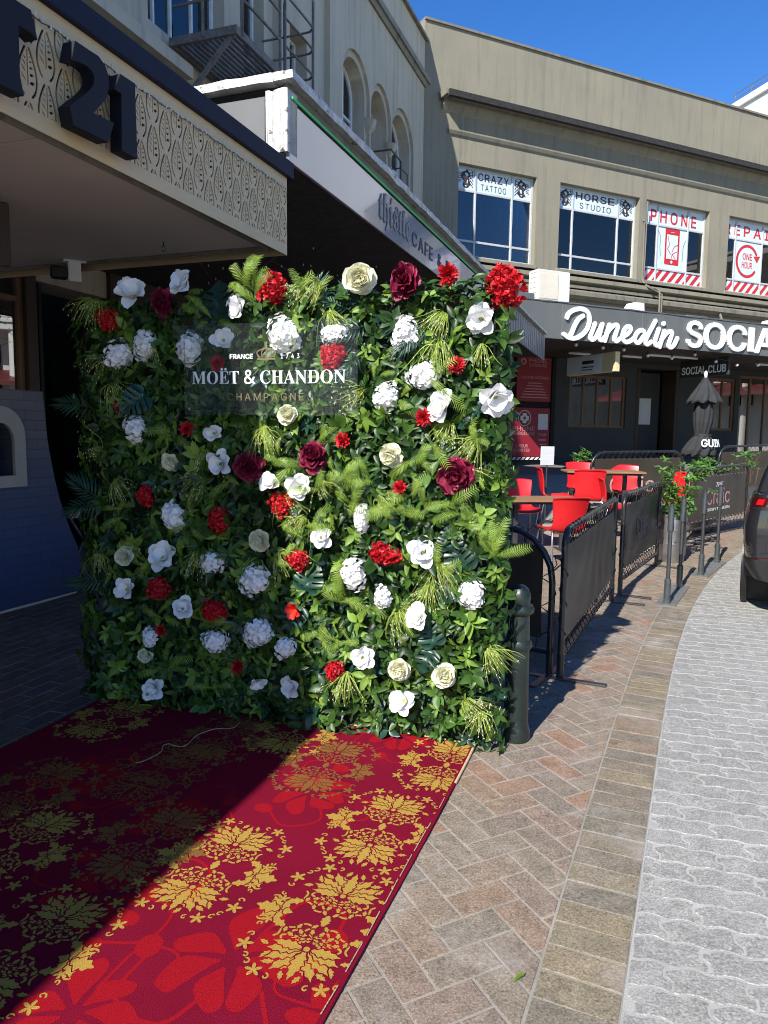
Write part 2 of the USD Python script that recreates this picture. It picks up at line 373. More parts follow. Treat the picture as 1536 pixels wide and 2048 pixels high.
def brickmat(name, palette, dust=(.42, .39, .35), dust_at=.66, patch=(.36, .335, .30), fine=210.0):
    """Fired pavers: every piece its own tone, with pale grit, worn corners and scuffs."""
    k = len(palette); TONED.add(name)
    n = {'g': ('geometry', {}), 'to': ('attribute', {'attribute': 'tone'}),
         'rp': ('rgb_ramp', {'ramp': [((i + .5) / k, c) for i, c in enumerate(palette)]}),
         'n1': ('noise_texture', {'scale': 14.0, 'detail': 6.0, 'roughness': .7}), 'hs': ('hsv', {'hue': .5, 'saturation': 1.0, 'fac': 1.0}),
         'mr': ('map_range', {'from_min': .25, 'from_max': .75, 'to_min': .7, 'to_max': 1.3}),
         'n2': ('noise_texture', {'scale': fine, 'detail': 3.0, 'roughness': .65}), 'r2': ('rgb_ramp', {'ramp': [(dust_at - .04, (0, 0, 0)), (dust_at + .03, (.8, .8, .8))]}), 'm2': ('mix_color', {'b': dust}),
         'n3': ('noise_texture', {'scale': 2.6, 'detail': 8.0, 'roughness': .72}), 'r3': ('rgb_ramp', {'ramp': [(.52, (0, 0, 0)), (.74, (.75, .75, .75))]}), 'm3': ('mix_color', {'b': patch}),
         'n4': ('noise_texture', {'scale': 160.0, 'detail': 4.0}), 'bp': ('bump', {'strength': .5, 'distance': .004}), 'n6': ('noise_texture', {'scale': 115.0, 'detail': 5.0, 'roughness': .8}), 'r6': ('rgb_ramp', {'ramp': [(.36, (.50, .50, .50)), (.5, (1, 1, 1)), (.64, (1.55, 1.52, 1.48))]}), 'm6': ('mix_color', {'blend_type': 'multiply', 'fac': 1.0, 'use_clamp': False}),
         'n5': ('noise_texture', {'scale': 55.0, 'detail': 4.0, 'roughness': .7}), 'r5': ('rgb_ramp', {'ramp': [(.3, (.45, .45, .45)), (.42, (1, 1, 1))]}), 'm5': ('mix_color', {'blend_type': 'multiply', 'fac': 1.0}),
         'p': ('principled_bsdf', {'roughness': .82, 'specular_ior_level': .3})}
    l = [('to.fac', 'rp.fac'), ('g.position', 'n1.vector'), ('n1.fac', 'mr.value'), ('mr.result', 'hs.value'),
         ('rp.color', 'hs.color'), ('g.position', 'n5.vector'), ('n5.fac', 'r5.fac'), ('g.position', 'n6.vector'), ('n6.fac', 'r6.fac'), ('hs.color', 'm6.a'), ('r6.color', 'm6.b'), ('m6.result', 'm5.a'), ('r5.color', 'm5.b'), ('m5.result', 'm3.a'), ('g.position', 'n3.vector'), ('n3.fac', 'r3.fac'), ('r3.color', 'm3.fac'),
         ('m3.result', 'm2.a'), ('g.position', 'n2.vector'), ('n2.fac', 'r2.fac'), ('r2.color', 'm2.fac'), ('m2.result', 'p.base_color'),
         ('g.position', 'n4.vector'), ('n4.fac', 'bp.height'), ('bp.normal', 'p.normal')]
    usdkit.material(stage, f'/World/Looks/{name}', n, l, surface='p.BSDF')


def wallmat(name, c1, c2, dark, streak=.5, spots=True):
    """Old painted render: drifting tone, rain streaks running down it, pitted spots."""
    n = {'tc': ('texture_coordinate', {}), 'm1': ('mapping', {'scale': (1, 1, .07)}),
         'n1': ('noise_texture', {'scale': .7, 'detail': 6.0, 'roughness': .65}), 'r1': ('rgb_ramp', {'ramp': [(.3, c1), (.7, c2)]}),
         'n2': ('noise_texture', {'scale': 5.0, 'detail': 5.0, 'roughness': .65}), 'r2': ('rgb_ramp', {'ramp': [(.5, (0, 0, 0)), (.78, (streak, streak, streak))]}), 'x2': ('mix_color', {'b': dark}),
         'n3': ('noise_texture', {'scale': 7.0, 'detail': 3.0, 'roughness': .7}), 'r3': ('rgb_ramp', {'ramp': [(.69, (0, 0, 0)), (.73, (.8, .8, .8))]}), 'x3': ('mix_color', {'b': tuple(v * .6 for v in dark)}),
         'n4': ('noise_texture', {'scale': 26.0, 'detail': 6.0, 'roughness': .7}), 'bp': ('bump', {'strength': .35, 'distance': .012}),
         'p': ('principled_bsdf', {'roughness': .8, 'specular_ior_level': .25})}
    l = [('tc.object', 'm1.vector'), ('tc.object', 'n1.vector'), ('n1.fac', 'r1.fac'), ('m1.vector', 'n2.vector'), ('n2.fac', 'r2.fac'), ('r1.color', 'x2.a'), ('r2.color', 'x2.fac'),
         ('tc.object', 'n3.vector'), ('n3.fac', 'r3.fac'), ('x2.result', 'x3.a'), ('r3.color', 'x3.fac'), ('tc.object', 'n4.vector'), ('n4.fac', 'bp.height'), ('bp.normal', 'p.normal'),
         ('x3.result' if spots else 'x2.result', 'p.base_color')]
    usdkit.material(stage, f'/World/Looks/{name}', n, l, surface='p.BSDF')


brickmat('pavement_brick', [(.215, .166, .122), (.21, .175, .132), (.225, .158, .108), (.20, .168, .128), (.22, .177, .13), (.172, .146, .116), (.22, .163, .124), (.215, .182, .14), (.188, .15, .116), (.21, .172, .128), (.235, .148, .10)])
brickmat('border_brick', [(.195, .165, .112), (.215, .175, .115), (.175, .15, .115), (.21, .158, .108), (.165, .145, .11)], dust_at=.67)
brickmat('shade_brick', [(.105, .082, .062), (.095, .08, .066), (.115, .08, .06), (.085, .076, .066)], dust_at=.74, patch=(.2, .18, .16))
brickmat('road_paver', [(.335, .33, .305), (.36, .352, .325), (.315, .31, .29), (.345, .338, .312)], dust=(.085, .085, .08), dust_at=.55, patch=(.40, .39, .37), fine=230.0)
mat('joint_sand', (.34, .31, .265), (.22, .20, .17), 6, .95, bump=.4, bscale=200)
mat('road_joint', (.41, .40, .375), (.29, .285, .265), 8, .95, bump=.4, bscale=200)
mat('far_ground', (.17, .165, .155), (.13, .125, .12), .5, .9)
wallmat('wall_beige', (.265, .245, .180), (.22, .204, .156), (.105, .096, .078), .6)
wallmat('wall_trim', (.22, .205, .16), (.17, .16, .13), (.06, .056, .05), .8, False)
wallmat('wall_grey', (.45, .395, .295), (.38, .34, .26), (.16, .145, .12), .65, False)
wallmat('wall_dark', (.052, .058, .056), (.042, .046, .046), (.03, .03, .03), .3, False)
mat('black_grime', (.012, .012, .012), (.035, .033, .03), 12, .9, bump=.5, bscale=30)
mat('frame_pale', (.50, .53, .54), (.40, .43, .44), 6, .5)
mat('frame_white', (.72, .72, .70), (.55, .55, .53), 8, .5)
mat('film_white', (.60, .70, .72), (.55, .65, .68), 2, .35)
mat('film_red', (.55, .022, .03), (.46, .02, .025), 3, .4)
mat('film_black', (.02, .02, .022), (.04, .035, .035), 9, .5)
mat('film_brown', (.12, .05, .05), (.05, .03, .03), 12, .5)
mat('room_dark', (.010, .012, .016), (.02, .02, .024), 1.2, .9)
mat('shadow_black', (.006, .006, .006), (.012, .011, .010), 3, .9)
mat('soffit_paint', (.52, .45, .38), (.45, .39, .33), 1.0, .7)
mat('fascia_beige', (.53, .40, .225), (.48, .36, .205), 1.5, .5)
mat('fascia_slot', (.02, .02, .02), (.03, .03, .025), 4, .8)
mat('band_navy', (.008, .011, .026), (.007, .009, .022), 2, .6, spec=.2)
mat('letter_navy', (.007, .008, .014), (.006, .0065, .011), 3, .6, spec=.25)
mat('light_box', (.205, .21, .235), (.185, .19, .215), .8, .08, spec=.6, coat=.5)
mat('neon_green', (.03, .40, .15), (.03, .34, .13), 3, .3, emit=((.05, .8, .28), .05))
mat('flashing', (.52, .52, .51), (.30, .30, .295), 14, .45, .6, bump=.7, bscale=18, metallic=.3, spots=(.05, .05, .045), spot_scale=16, spot_at=.60)
mat('end_panel', (.12, .125, .13), (.095, .10, .105), 2, .6, spots=(.5, .5, .5), spot_scale=6, spot_at=.72)
mat('weathered_metal', (.20, .205, .205), (.12, .122, .122), 10, .5, stretch=(1, 1, .12), metallic=.2, spots=(.42, .42, .42), spot_scale=14, spot_at=.62)
mat('sign_grey', (.125, .135, .13), (.10, .108, .105), .9, .55, spots=(.2, .21, .2), spot_scale=5, spot_at=.7, stretch=(1, 1, .2))
mat('letter_white', (.80, .83, .82), (.74, .77, .76), 2, .4)
mat('letter_grey', (.17, .165, .17), (.13, .13, .135), 3, .5)
mat('letter_dark', (.03, .034, .06), (.025, .03, .05), 3, .5)
mat('iron', (.17, .165, .16), (.09, .075, .06), 14, .65, spots=(.10, .055, .03), spot_scale=20, spot_at=.62)
mat('wood_brown', (.19, .095, .04), (.11, .05, .022), 3, .5, stretch=(9, 9, .6))
mat('wood_table', (.30, .17, .085), (.20, .105, .05), 5, .5, stretch=(.8, 12, 12))
mat('wood_pole', (.42, .26, .13), (.34, .20, .10), 6, .5, stretch=(8, 8, .5))
mat('wood_panel', (.05, .03, .02), (.03, .02, .014), 3, .7, stretch=(9, 9, .6))
mat('sign_red', (.27, .014, .028), (.22, .012, .022), 1.2, .5)
mat('sign_pink', (.55, .30, .30), (.45, .22, .24), 5, .6)
mat('sign_paper', (.60, .62, .62), (.52, .54, .55), 4, .7, spots=(.25, .25, .26), spot_scale=60, spot_at=.60, stretch=(1, 1, 6))
mat('sign_cream', (.70, .58, .32), (.64, .52, .28), 2, .5)
mat('chair_red', (.62, .016, .020), (.55, .014, .018), 2, .35)
mat('steel', (.55, .55, .56), (.42, .42, .43), 8, .32, metallic=1.0)
mat('steel_dark', (.12, .125, .13), (.08, .085, .09), 9, .4, metallic=.7)
mat('post_sleeve', (.12, .135, .14), (.08, .092, .098), 12, .4, metallic=.6)
mat('plate', (.24, .24, .23), (.14, .14, .135), 18, .6, metallic=.4)
mat('barrier_black', (.013, .014, .016), (.022, .022, .024), 10, .34, coat=.3, spots=(.12, .11, .10), spot_scale=22, spot_at=.70)
mat('barrier_cloth', (.052, .042, .031), (.034, .029, .023), 2.2, .40, bump=.25, bscale=14, spec=.4)
mat('cord_black', (.012, .012, .012), (.03, .03, .03), 30, .6)
mat('eyelet', (.55, .55, .53), None, 10, .3, metallic=.9)
mat('cloth_charcoal', (.040, .041, .043), (.030, .031, .033), 6, .85, bump=.3, bscale=40, spec=.15)
mat('keg_steel', (.42, .42, .42), (.30, .30, .30), 9, .38, metallic=.9, spots=(.1, .09, .08), spot_scale=8, spot_at=.66)
mat('bollard_green', (.007, .015, .012), (.012, .021, .018), 10, .42, coat=.15, bump=.3, bscale=40, spots=(.16, .17, .15), spot_scale=40, spot_at=.70)
mat('plastic_cream', (.66, .63, .54), (.60, .57, .49), 3, .5)
mat('plastic_white', (.74, .76, .76), (.68, .70, .70), 3, .5)
mat('grille', (.30, .29, .25), (.22, .21, .19), 9, .6)
mat('car_paint', (.014, .014, .018), (.016, .016, .02), 2, .22, coat=1.0, metallic=.2)
mat('car_trim', (.008, .008, .009), (.012, .012, .012), 8, .45)
mat('car_grey', (.022, .022, .026), (.020, .020, .024), 2, .22, coat=1.0, metallic=.3)
mat('tyre', (.016, .016, .017), (.024, .023, .022), 12, .8, bump=.4, bscale=60)
mat('lamp_red', (.45, .008, .010), (.35, .006, .008), 4, .12, coat=1.0, emit=((1, .02, .02), .03))
mat('lamp_dark', (.06, .004, .006), (.04, .004, .006), 4, .1, coat=1.0)
mat('bulb_glass', (.62, .62, .58), (.55, .55, .5), 8, .15, coat=.6)
mat('prop_frame', (.33, .30, .26), (.28, .255, .22), 4, .7)
mat('prop_dark', (.02, .012, .010), (.05, .02, .012), 3, .7)
mat('binding', (.58, .44, .25), (.48, .36, .20), 30, .85, bump=.5, bscale=120)
mat('thread', (.52, .40, .26), None, 10, .8)
mat('tile_red', (.15, .03, .03), (.12, .025, .025), 2, .5)
mat('facade_white', (.72, .71, .66), (.66, .65, .60), .7, .7)
mat('sign_blue', (.02, .09, .42), (.02, .08, .36), 2, .4)
mat('soil', (.05, .035, .025), (.03, .02, .015), 20, .95)
# leaves and flowers
def leafmat(name, c1, c2, rough=.38, tr=.25, isl=.35):
    mat(name, c1, c2, 9, rough, island=isl, trans=((1.0, 1.25, .5), tr), spec=.38)
leafmat('leaf_dark', (.013, .040, .008), (.026, .066, .013), .42, .16, .5)
leafmat('leaf_mid', (.036, .088, .013), (.066, .140, .022), .42, .24, .45)
leafmat('leaf_young', (.15, .26, .035), (.22, .34, .055), .45, .32, .3)
leafmat('leaf_blue', (.010, .040, .026), (.016, .055, .034), .36, .08, .3)
leafmat('fern_green', (.20, .31, .040), (.27, .39, .06), .5, .32, .3)
leafmat('grass_green', (.26, .34, .05), (.34, .42, .09), .5, .25, .4)
leafmat('shrub_green', (.06, .16, .03), (.12, .25, .05), .42, .28, .4)
mat('tip_cream', (.70, .68, .48), (.60, .58, .36), 30, .6)
mat('petal_white', (.90, .90, .89), (.86, .86, .85), 30, .55, trans=((1, 1, 1), .15), island=.04)
mat('petal_cream', (.88, .87, .72), (.82, .80, .58), 22, .55, trans=((1, 1, .85), .22), island=.07)
mat('petal_red', (.56, .010, .018), (.46, .008, .016), 20, .5, trans=((1, .5, .5), .2), island=.3)
mat('petal_scarlet', (.72, .035, .012), (.62, .02, .01), 20, .5, trans=((1, .6, .5), .2), island=.2)
mat('petal_pink', (.66, .03, .055), (.58, .02, .045), 20, .5, trans=((1, .6, .6), .2), island=.25)
mat('petal_wine', (.15, .006, .028), (.24, .010, .045), 26, .5, trans=((1, .4, .5), .15), island=.4)
mat('pollen', (.36, .36, .06), (.22, .26, .04), 60, .7)
mat('pollen_dark', (.16, .13, .05), (.09, .09, .03), 60, .7)
mat('backing_green', (.008, .018, .008), (.012, .024, .010), 9, .9)
mat('gold_pile', (.44, .278, .055), (.37, .23, .045), 120, .95, bump=.6, bscale=350, spec=.05)
mat('olive_pile', (.22, .105, .030), (.19, .085, .025), 120, .95, bump=.6, bscale=350, spec=.05)
mat('scarlet_pile', (.33, .0075, .015), (.27, .006, .013), 90, .95, bump=.6, bscale=350, spec=.05)
mat('carpet_pile', (.215, .0065, .027), (.165, .005, .022), 3.5, .95, bump=.7, bscale=380, spec=.05, detail=8, spots=(.20, .004, .013), spot_scale=160, spot_at=.55)
pane('window_glass', (.55, .6, .65), 1.6, add=.02)
pane('shop_glass', (.35, .35, .35), 1.5, add=.22)
pane('clear_acrylic', (.99, .995, .99), 1.18, haze=.007)
mat('brass_print', (.17, .14, .07), (.14, .11, .055), 6, .5)

# ---------------------------------------------------------------- the ground: sheet, pavement bricks, border course, road pavers
_kp = np.array([ground(*q)[:2] for q in ((1243, 2048), (1253, 1970), (1273, 1822), (1281.6, 1719), (1293, 1634), (1310, 1525.5), (1330, 1400), (1344, 1356), (1362, 1291.7), (1383.4, 1220), (1408.5, 1177), (1430, 1145), (1476.5, 1109))])
_kc = np.polyfit(_kp[:, 1], _kp[:, 0], 3)
_ky0, _ky1 = _kp[0, 1], _kp[-1, 1]


def kerb_x(y):
    """x of the road's edge at y."""
    y = np.asarray(y, float); yc = np.clip(y, _ky0, _ky1); d = np.polyder(_kc)
    return np.polyval(_kc, yc) + np.where(y > _ky1, np.polyval(d, _ky1) * (y - _ky1) * 1.05, 0) + np.where(y < _ky0, np.polyval(d, _ky0) * (y - _ky0), 0)


_yy = np.linspace(-8, 19, 400)
KR = np.stack([kerb_x(_yy), _yy], 1)
_tn = np.gradient(KR, axis=0); _tn /= np.linalg.norm(_tn, axis=1, keepdims=True)
KL = KR + np.stack([-_tn[:, 1], _tn[:, 0]], 1) * 0.252


def sheet(xs, ys, off):
    return grid(lambda X, Y: np.stack([X, Y, gz(X, np.clip(Y, -60, 60)) + off], -1), xs, ys)


_far = np.concatenate([-np.geomspace(400, 30, 8), np.linspace(-25, 40, 27), np.geomspace(45, 400, 8)])
g0 = obj('ground', sheet(_far, _far, -0.035), 'far_ground', smooth=True, kind='structure', label='grey street ground far around the square')


def strip(left, right, off):
    """A ribbon of ground between two lines of equal length."""
    n = len(left); v = np.vstack([left, right]); z = gz(v[:, 0], v[:, 1]) + off
    i = np.arange(n - 1)
    f = np.vstack([np.stack([i, i + n, i + 1], 1), np.stack([i + 1, i + n, i + n + 1], 1)])
    return T(np.column_stack([v, z]), f)


def s_of(P): return np.asarray(P)[..., :2] @ DF
def q_of(P): return np.asarray(P)[..., :2] @ NF


def shown(P):
    """Rough size on the picture of a piece at P (0 outside it)."""
    d = np.asarray(P) - EYE; y = d @ CF
    if y < .3: return 0.0
    px, py = 768 + FPX * (d @ CX) / y, 1024 - FPX * (d @ CU) / y
    return 1 / (y * y) ** 1.5 if -40 < px < 1576 and 0 < py < 2110 else 0.0


PZ = 0.004     # brick tops stand this far above the joints


def slab(quad, top=PZ, tilt=(0, 0, 0), inset=.0035, deep=.02):
    """A paver from its outline (k, 2): worn upper edge, sides, no underside."""
    q = np.asarray(quad, float); c = q.mean(0); k = len(q)
    r = np.linalg.norm(q - c, axis=1, keepdims=True); qi = c + (q - c) * (1 - inset * 1.3 / r)
    def z(p, o): return gz(p[:, 0], p[:, 1]) + o + tilt[2] + (p - c) @ np.asarray(tilt[:2])
    v = np.vstack([np.column_stack([q, z(q, -deep)]), np.column_stack([q, z(q, top - .0025)]), np.column_stack([qi, z(qi, top)])])
    f = []
    for a in range(k):
        b = (a + 1) % k
        for o in (0, k): f += [[o + a, o + b, o + k + b], [o + a, o + k + b, o + k + a]]
    f += [[2 * k, 2 * k + a, 2 * k + a + 1] for a in range(1, k - 1)]
    return T(v, f)


def ccw(p): return p if Polygon(p).exterior.is_ccw else p[::-1]


def lay(parent, name, stuff_name, pieces, material, most=300, stuff_material=None):
    """Pieces (outline, mesh): the ones that show largest are parts of their own, the rest one mesh."""
    order = sorted(range(len(pieces)), key=lambda i: -pieces[i][0])
    own = set([i for i in order[:most] if pieces[i][0] > 0])
    for i in order[:most]:
        if i in own: obj(name, pieces[i][1], material, parent)
    rest = [pieces[i][1] for i in range(len(pieces)) if i not in own]
    if rest: obj(stuff_name, join(rest), stuff_material or material, parent, kind='stuff')


rng = np.random.default_rng(11)
_inpave = Polygon(np.vstack([KL - np.array([.004, 0]), [[-14, 19], [-14, -8]]]))
pave = thing('pavement', 'red brown brick pavement laid in herringbone beside the road', kind='structure')
_sel = _yy <= 18
obj('joint', strip(np.column_stack([np.full(400, -14.0), _yy])[:], KL, .0018), 'joint_sand', pave)
W = 0.1205
E1 = np.array([math.cos(math.radians(26.5)), math.sin(math.radians(26.5))]); E2 = np.array([-E1[1], E1[0]])
ORG = np.array([.342, 2.498])
pieces = []
sb = shapely.prepared.prep(_inpave)
for i in range(-60, 160):
    for j in range(-120, 160):
        k = (i - j) % 4
        if k not in (0, 3): continue
        a = ORG + E1 * i * W + E2 * j * W
        if not (1.55 < a[1] < 15.5) or q_of(a) < -1.25 or a[0] > kerb_x(a[1]): continue
        w, h = ((2 * W, W) if k == 0 else (W, 2 * W)); g = .0024 + rng.random() * .0014
        pts = np.array([a + E1 * x + E2 * y for x, y in ((g, g), (w - g, g), (w - g, h - g), (g, h - g))])
        pg = Polygon(pts)
        if not sb.contains(pg):
            pg = pg.intersection(_inpave)
            if pg.is_empty or pg.geom_type != 'Polygon' or pg.area < 1.5e-4: continue
            pts = np.array(pg.simplify(.001).exterior.coords[:-1])
            if len(pts) < 3: continue
        pts = ccw(pts); c = pts.mean(0)
        sz = shown((*c, float(gz(*c))))
        pieces.append((sz, slab(pts, tilt=(*rng.normal(0, .003, 2), rng.normal(0, .0005)))))
lay(pave, 'brick', 'far_bricks', pieces, 'pavement_brick', 230)
# under the canopy the bricks run in straight courses
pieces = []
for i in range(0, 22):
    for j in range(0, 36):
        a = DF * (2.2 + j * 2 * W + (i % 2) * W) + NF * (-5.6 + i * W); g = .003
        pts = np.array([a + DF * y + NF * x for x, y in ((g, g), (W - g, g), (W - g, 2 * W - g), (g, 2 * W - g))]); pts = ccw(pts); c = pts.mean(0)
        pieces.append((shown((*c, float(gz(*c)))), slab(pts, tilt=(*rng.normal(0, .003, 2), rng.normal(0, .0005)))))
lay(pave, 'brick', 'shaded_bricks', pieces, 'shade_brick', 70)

border = thing('brick_border', 'single course of brown bricks laid across between pavement and road', kind='structure')
obj('joint', strip(KL - np.array([.004, 0]), KR, .0045), 'joint_sand', border)
_len = np.concatenate([[0], np.cumsum(np.linalg.norm(np.diff(KR, axis=0), axis=1))])
pieces = []; L0 = _len[np.searchsorted(_yy, 1.3)]
for k in range(140):
    a, b = L0 + k * .1215 + .0028, L0 + (k + 1) * .1215 - .0028
    if b > _len[-1]: break
    p = [np.array([np.interp(t, _len, side[:, d]) for d in (0, 1)]) for side, t in ((KL, a), (KR, a), (KR, b), (KL, b))]
    e = (p[1] - p[0]) / np.linalg.norm(p[1] - p[0]); p[0] += e * .004; p[3] += e * .004; p[1] -= e * .002; p[2] -= e * .002
    e2 = np.array([-e[1], e[0]]); sk = .004 * rng.normal()
    p[1] += e2 * sk; p[2] += e2 * sk
    pts = ccw(np.array(p)); c = pts.mean(0)
    pieces.append((shown((*c, float(gz(*c)))), slab(pts, top=.007, tilt=(*rng.normal(0, .003, 2), rng.normal(0, .0005)))))
lay(border, 'brick', 'far_bricks', pieces, 'border_brick', 140)

road = thing('road', 'light grey road of interlocking zigzag concrete pavers', kind='structure')
obj('joint', strip(KR, np.column_stack([np.full(400, 16.0), _yy]), .0006), 'road_joint', road)
PW, PL = .1165, .233
RE1 = np.array([math.cos(math.radians(-17.5)), math.sin(math.radians(-17.5))]); RE2 = np.array([-RE1[1], RE1[0]])
_wx = np.linspace(0, PL, 9)[:-1]
_wy = np.array([0, 0, 1, 1, 0, 0, 1, 1]) * .011
_zt = np.array([0, .2, .42, .58, .8]); _zd = np.array([0, 1, .9, -.9, -1]) * .012
_o = [(x, y) for x, y in zip(_wx, _wy)] + [(PL + d, t * PW) for t, d in zip(_zt, _zd)] + [(PL - x, PW + y) for x, y in zip(_wx, np.roll(_wy[::-1], 1))] + [(d, PW * t) for t, d in zip(_zt[::-1][:-1], _zd[::-1][:-1])]
_o = [p for p in _o]
_po = Polygon(_o + []).buffer(0)
_po = _po if _po.geom_type == 'Polygon' else max(_po.geoms, key=lambda g: g.area)
_po = _po.buffer(-.004, join_style=2).simplify(.0004)
_inroad = Polygon(np.vstack([KR + np.array([.006, 0]), [[16, 19], [16, -8]]])); rprep = shapely.prepared.prep(_inroad)


def flat_slab(pg, top, tilt):
    """A paver of any outline: sides, a narrow worn edge and a flat top."""
    inner = pg.buffer(-.0028, join_style=2); inner = inner if inner.geom_type == 'Polygon' and not inner.is_empty else pg
    c = np.array(pg.centroid.coords[0])
    o = np.array(pg.exterior.coords[:-1]); o = ccw(o); k = len(o)
    v, f = trimesh.creation.triangulate_polygon(inner, engine='earcut')
    def z(p, off): return gz(p[:, 0], p[:, 1]) + off + tilt[2] + (p - c) @ np.asarray(tilt[:2])
    vv = [np.column_stack([o, z(o, -.015)]), np.column_stack([o, z(o, top - .003)]), np.column_stack([v, z(v, top)])]
    ff = [[[a, (a + 1) % k, k + (a + 1) % k], [a, k + (a + 1) % k, k + a]] for a in range(k)]
    ff = [t for p in ff for t in p]
    ii = np.array(inner.exterior.coords[:-1]); ii = ccw(ii)
    # the worn edge: fan each outline point to the nearest inner points
    if len(ii) == k:
        sh_ = np.argmin(np.linalg.norm(ii - o[0], axis=1)); ii = np.roll(ii, -sh_, 0); n0 = 2 * k + len(v)
        vv.append(np.column_stack([ii, z(ii, top)]))
        for a in range(k):
            b = (a + 1) % k; ff += [[k + a, k + b, n0 + b], [k + a, n0 + b, n0 + a]]
    vv = np.vstack(vv); f = np.asarray(f)
    n = np.cross(vv[f[:, 1] + 2 * k] - vv[f[:, 0] + 2 * k], vv[f[:, 2] + 2 * k] - vv[f[:, 0] + 2 * k])[:, 2]
    f = np.where((n < 0)[:, None], f[:, ::-1], f) + 2 * k
    return T(vv, np.vstack([ff, f]))


_oc = np.array(_po.exterior.coords)
pieces = []
for k in range(-40, 120):
    for j in range(-30, 60):
        a = np.array([.80, 2.16]) + RE1 * (j + .5 * (k % 2)) * PL + RE2 * k * PW
        if not (1.5 < a[1] < 11.5) or a[0] < kerb_x(a[1]) - .3 or a[0] / max(a[1], .1) > .62: continue
        pg = Polygon(a + _oc[:, :1] * RE1 + _oc[:, 1:] * RE2)
        if not rprep.contains(pg):
            pg = pg.intersection(_inroad)
            if pg.is_empty or pg.geom_type != 'Polygon' or pg.area < 6e-4: continue
        c = pg.centroid
        pieces.append((shown((c.x, c.y, float(gz(c.x, c.y)))), flat_slab(pg, .003, (*rng.normal(0, .003, 2), rng.normal(0, .0005)))))
lay(road, 'paver', 'far_pavers', pieces, 'road_paver', 300)
print('ground', len(pieces))

# ---------------------------------------------------------------- building along the left street front
RF, RB = math.atan2(DF[1], DF[0]), math.atan2(DB[1], DB[0])
BASE_F = (*(-6.16 * NF), 0.0)


def prof(pts, x0, x1):
    """A moulding: outline (y, z) run along x."""
    m = extrude(Polygon(pts), x1 - x0); v = np.asarray(m.vertices)
    f = np.asarray(m.faces)
    return T(np.stack([x0 + v[:, 2], v[:, 0], v[:, 1]], 1), f)


def arch_poly(a, b, z0, zs, pointed=1.0):
    """Opening from z0 with a rounded head springing at zs."""
    c, r = (a + b) / 2, (b - a) / 2; th = np.linspace(0, pi, 17)
    return Polygon([(a, z0), (b, z0)] + [(c + r * math.cos(t), zs + r * pointed * math.sin(t)) for t in th])


F = thing('arcade_building', 'long grey rendered building with rounded arch windows and fire escape above the canopies', 'building', BASE_F, RF)
openA = sbox(8.25, 10.05, 6.95, 9.9); openB = sbox(10.55, 11.25, 7.3, 10.0); openC = sbox(12.06, 12.85, 6.6, 8.86)
left = sbox(-9, 13.62, 3.3, 12.2).difference(unary_union([openA, openB, openC]))
arches = [(14.37, 15.62, 8.94, .95), (15.98, 17.05, 8.93, 1.1), (17.36, 18.80, 8.88, 1.0)]
apolys = [arch_poly(a, b, 6.2, s, p) for a, b, s, p in arches]
rim = unary_union([p.buffer(.14) for p in apolys])
right = sbox(13.62, 20.70, 3.3, 12.2)
obj('wall', [wallpoly(left, .12, .62), wallpoly(right.difference(rim), .0, .62), wallpoly(rim.intersection(right).difference(unary_union(apolys)), .07, .62)], 'wall_grey', F)
obj('string_course', [prof([(-.14, 11.12), (.2, 11.12), (.2, 11.30), (-.10, 11.30), (-.14, 11.26)], -9, 20.7), prof([(-.05, 11.02), (.2, 11.02), (.2, 11.12), (-.09, 11.12)], -9, 20.7)], 'wall_trim', F)
obj('coping', prof([(-.09, 12.2), (.7, 12.2), (.7, 12.30), (-.09, 12.27)], -9, 20.66), 'wall_trim', F)
obj('ledge', [prof([(-.16, 6.42), (.3, 6.42), (.3, 6.66), (-.02, 6.66), (-.16, 6.58)], -9, 8.82)], 'wall_grey', F)
obj('pilaster', [bx(20.32, 20.68, -.07, .3, 3.3, 11.0, .02)], 'wall_grey', F)
obj('pilaster', [bx(11.55, 11.92, -.02, .3, 6.66, 11.0, .02)], 'wall_grey', F)


def window(parent, a, b, z0, z1, y, cols, rows, fm='frame_pale', gm='window_glass', w=.05, room=True, film=None, jamb=.0):
    """A window: frame with bars between cols and rows (positions), one pane for each field, a dark room behind."""
    wn = thing('window', parent=parent)
    xs, zs = [a, *cols, b], [z0, *rows, z1]; parts = []
    for i, x in enumerate(xs):
        ww = w if i in (0, len(xs) - 1) else w * .8
        x0 = x if i == 0 else x - ww if i == len(xs) - 1 else x - ww / 2
        parts.append(bx(x0, x0 + ww, y - .03, y + .05, z0, z1, .006))
    for i, z in enumerate(zs):
        ww = w if i in (0, len(zs) - 1) else w * .8
        q0 = z if i == 0 else z - ww if i == len(zs) - 1 else z - ww / 2
        for k in range(len(xs) - 1):
            parts.append(bx(xs[k] + w * .45, xs[k + 1] - w * .45, y - .024, y + .044, q0, q0 + ww, .005))
    obj('frame', parts, fm, wn)
    for i in range(len(xs) - 1):
        for j in range(len(zs) - 1):
            obj('pane', bx(xs[i] + w * .4, xs[i + 1] - w * .4, y + .012, y + .018, zs[j] + w * .4, zs[j + 1] - w * .4), gm, wn)
    if room:
        obj('room', [bx(a - .3, b + .3, y + 1.6, y + 1.65, z0 - .3, z1 + .3), bx(a - .35, a - .3, y + .06, y + 1.65, z0 - .3, z1 + .3), bx(b + .3, b + .35, y + .06, y + 1.65, z0 - .3, z1 + .3),
                     bx(a - .3, b + .3, y + .06, y + 1.6, z1 + .3, z1 + .35), bx(a - .3, b + .3, y + .06, y + 1.6, z0 - .35, z0 - .3)], 'room_dark', wn)
    return wn


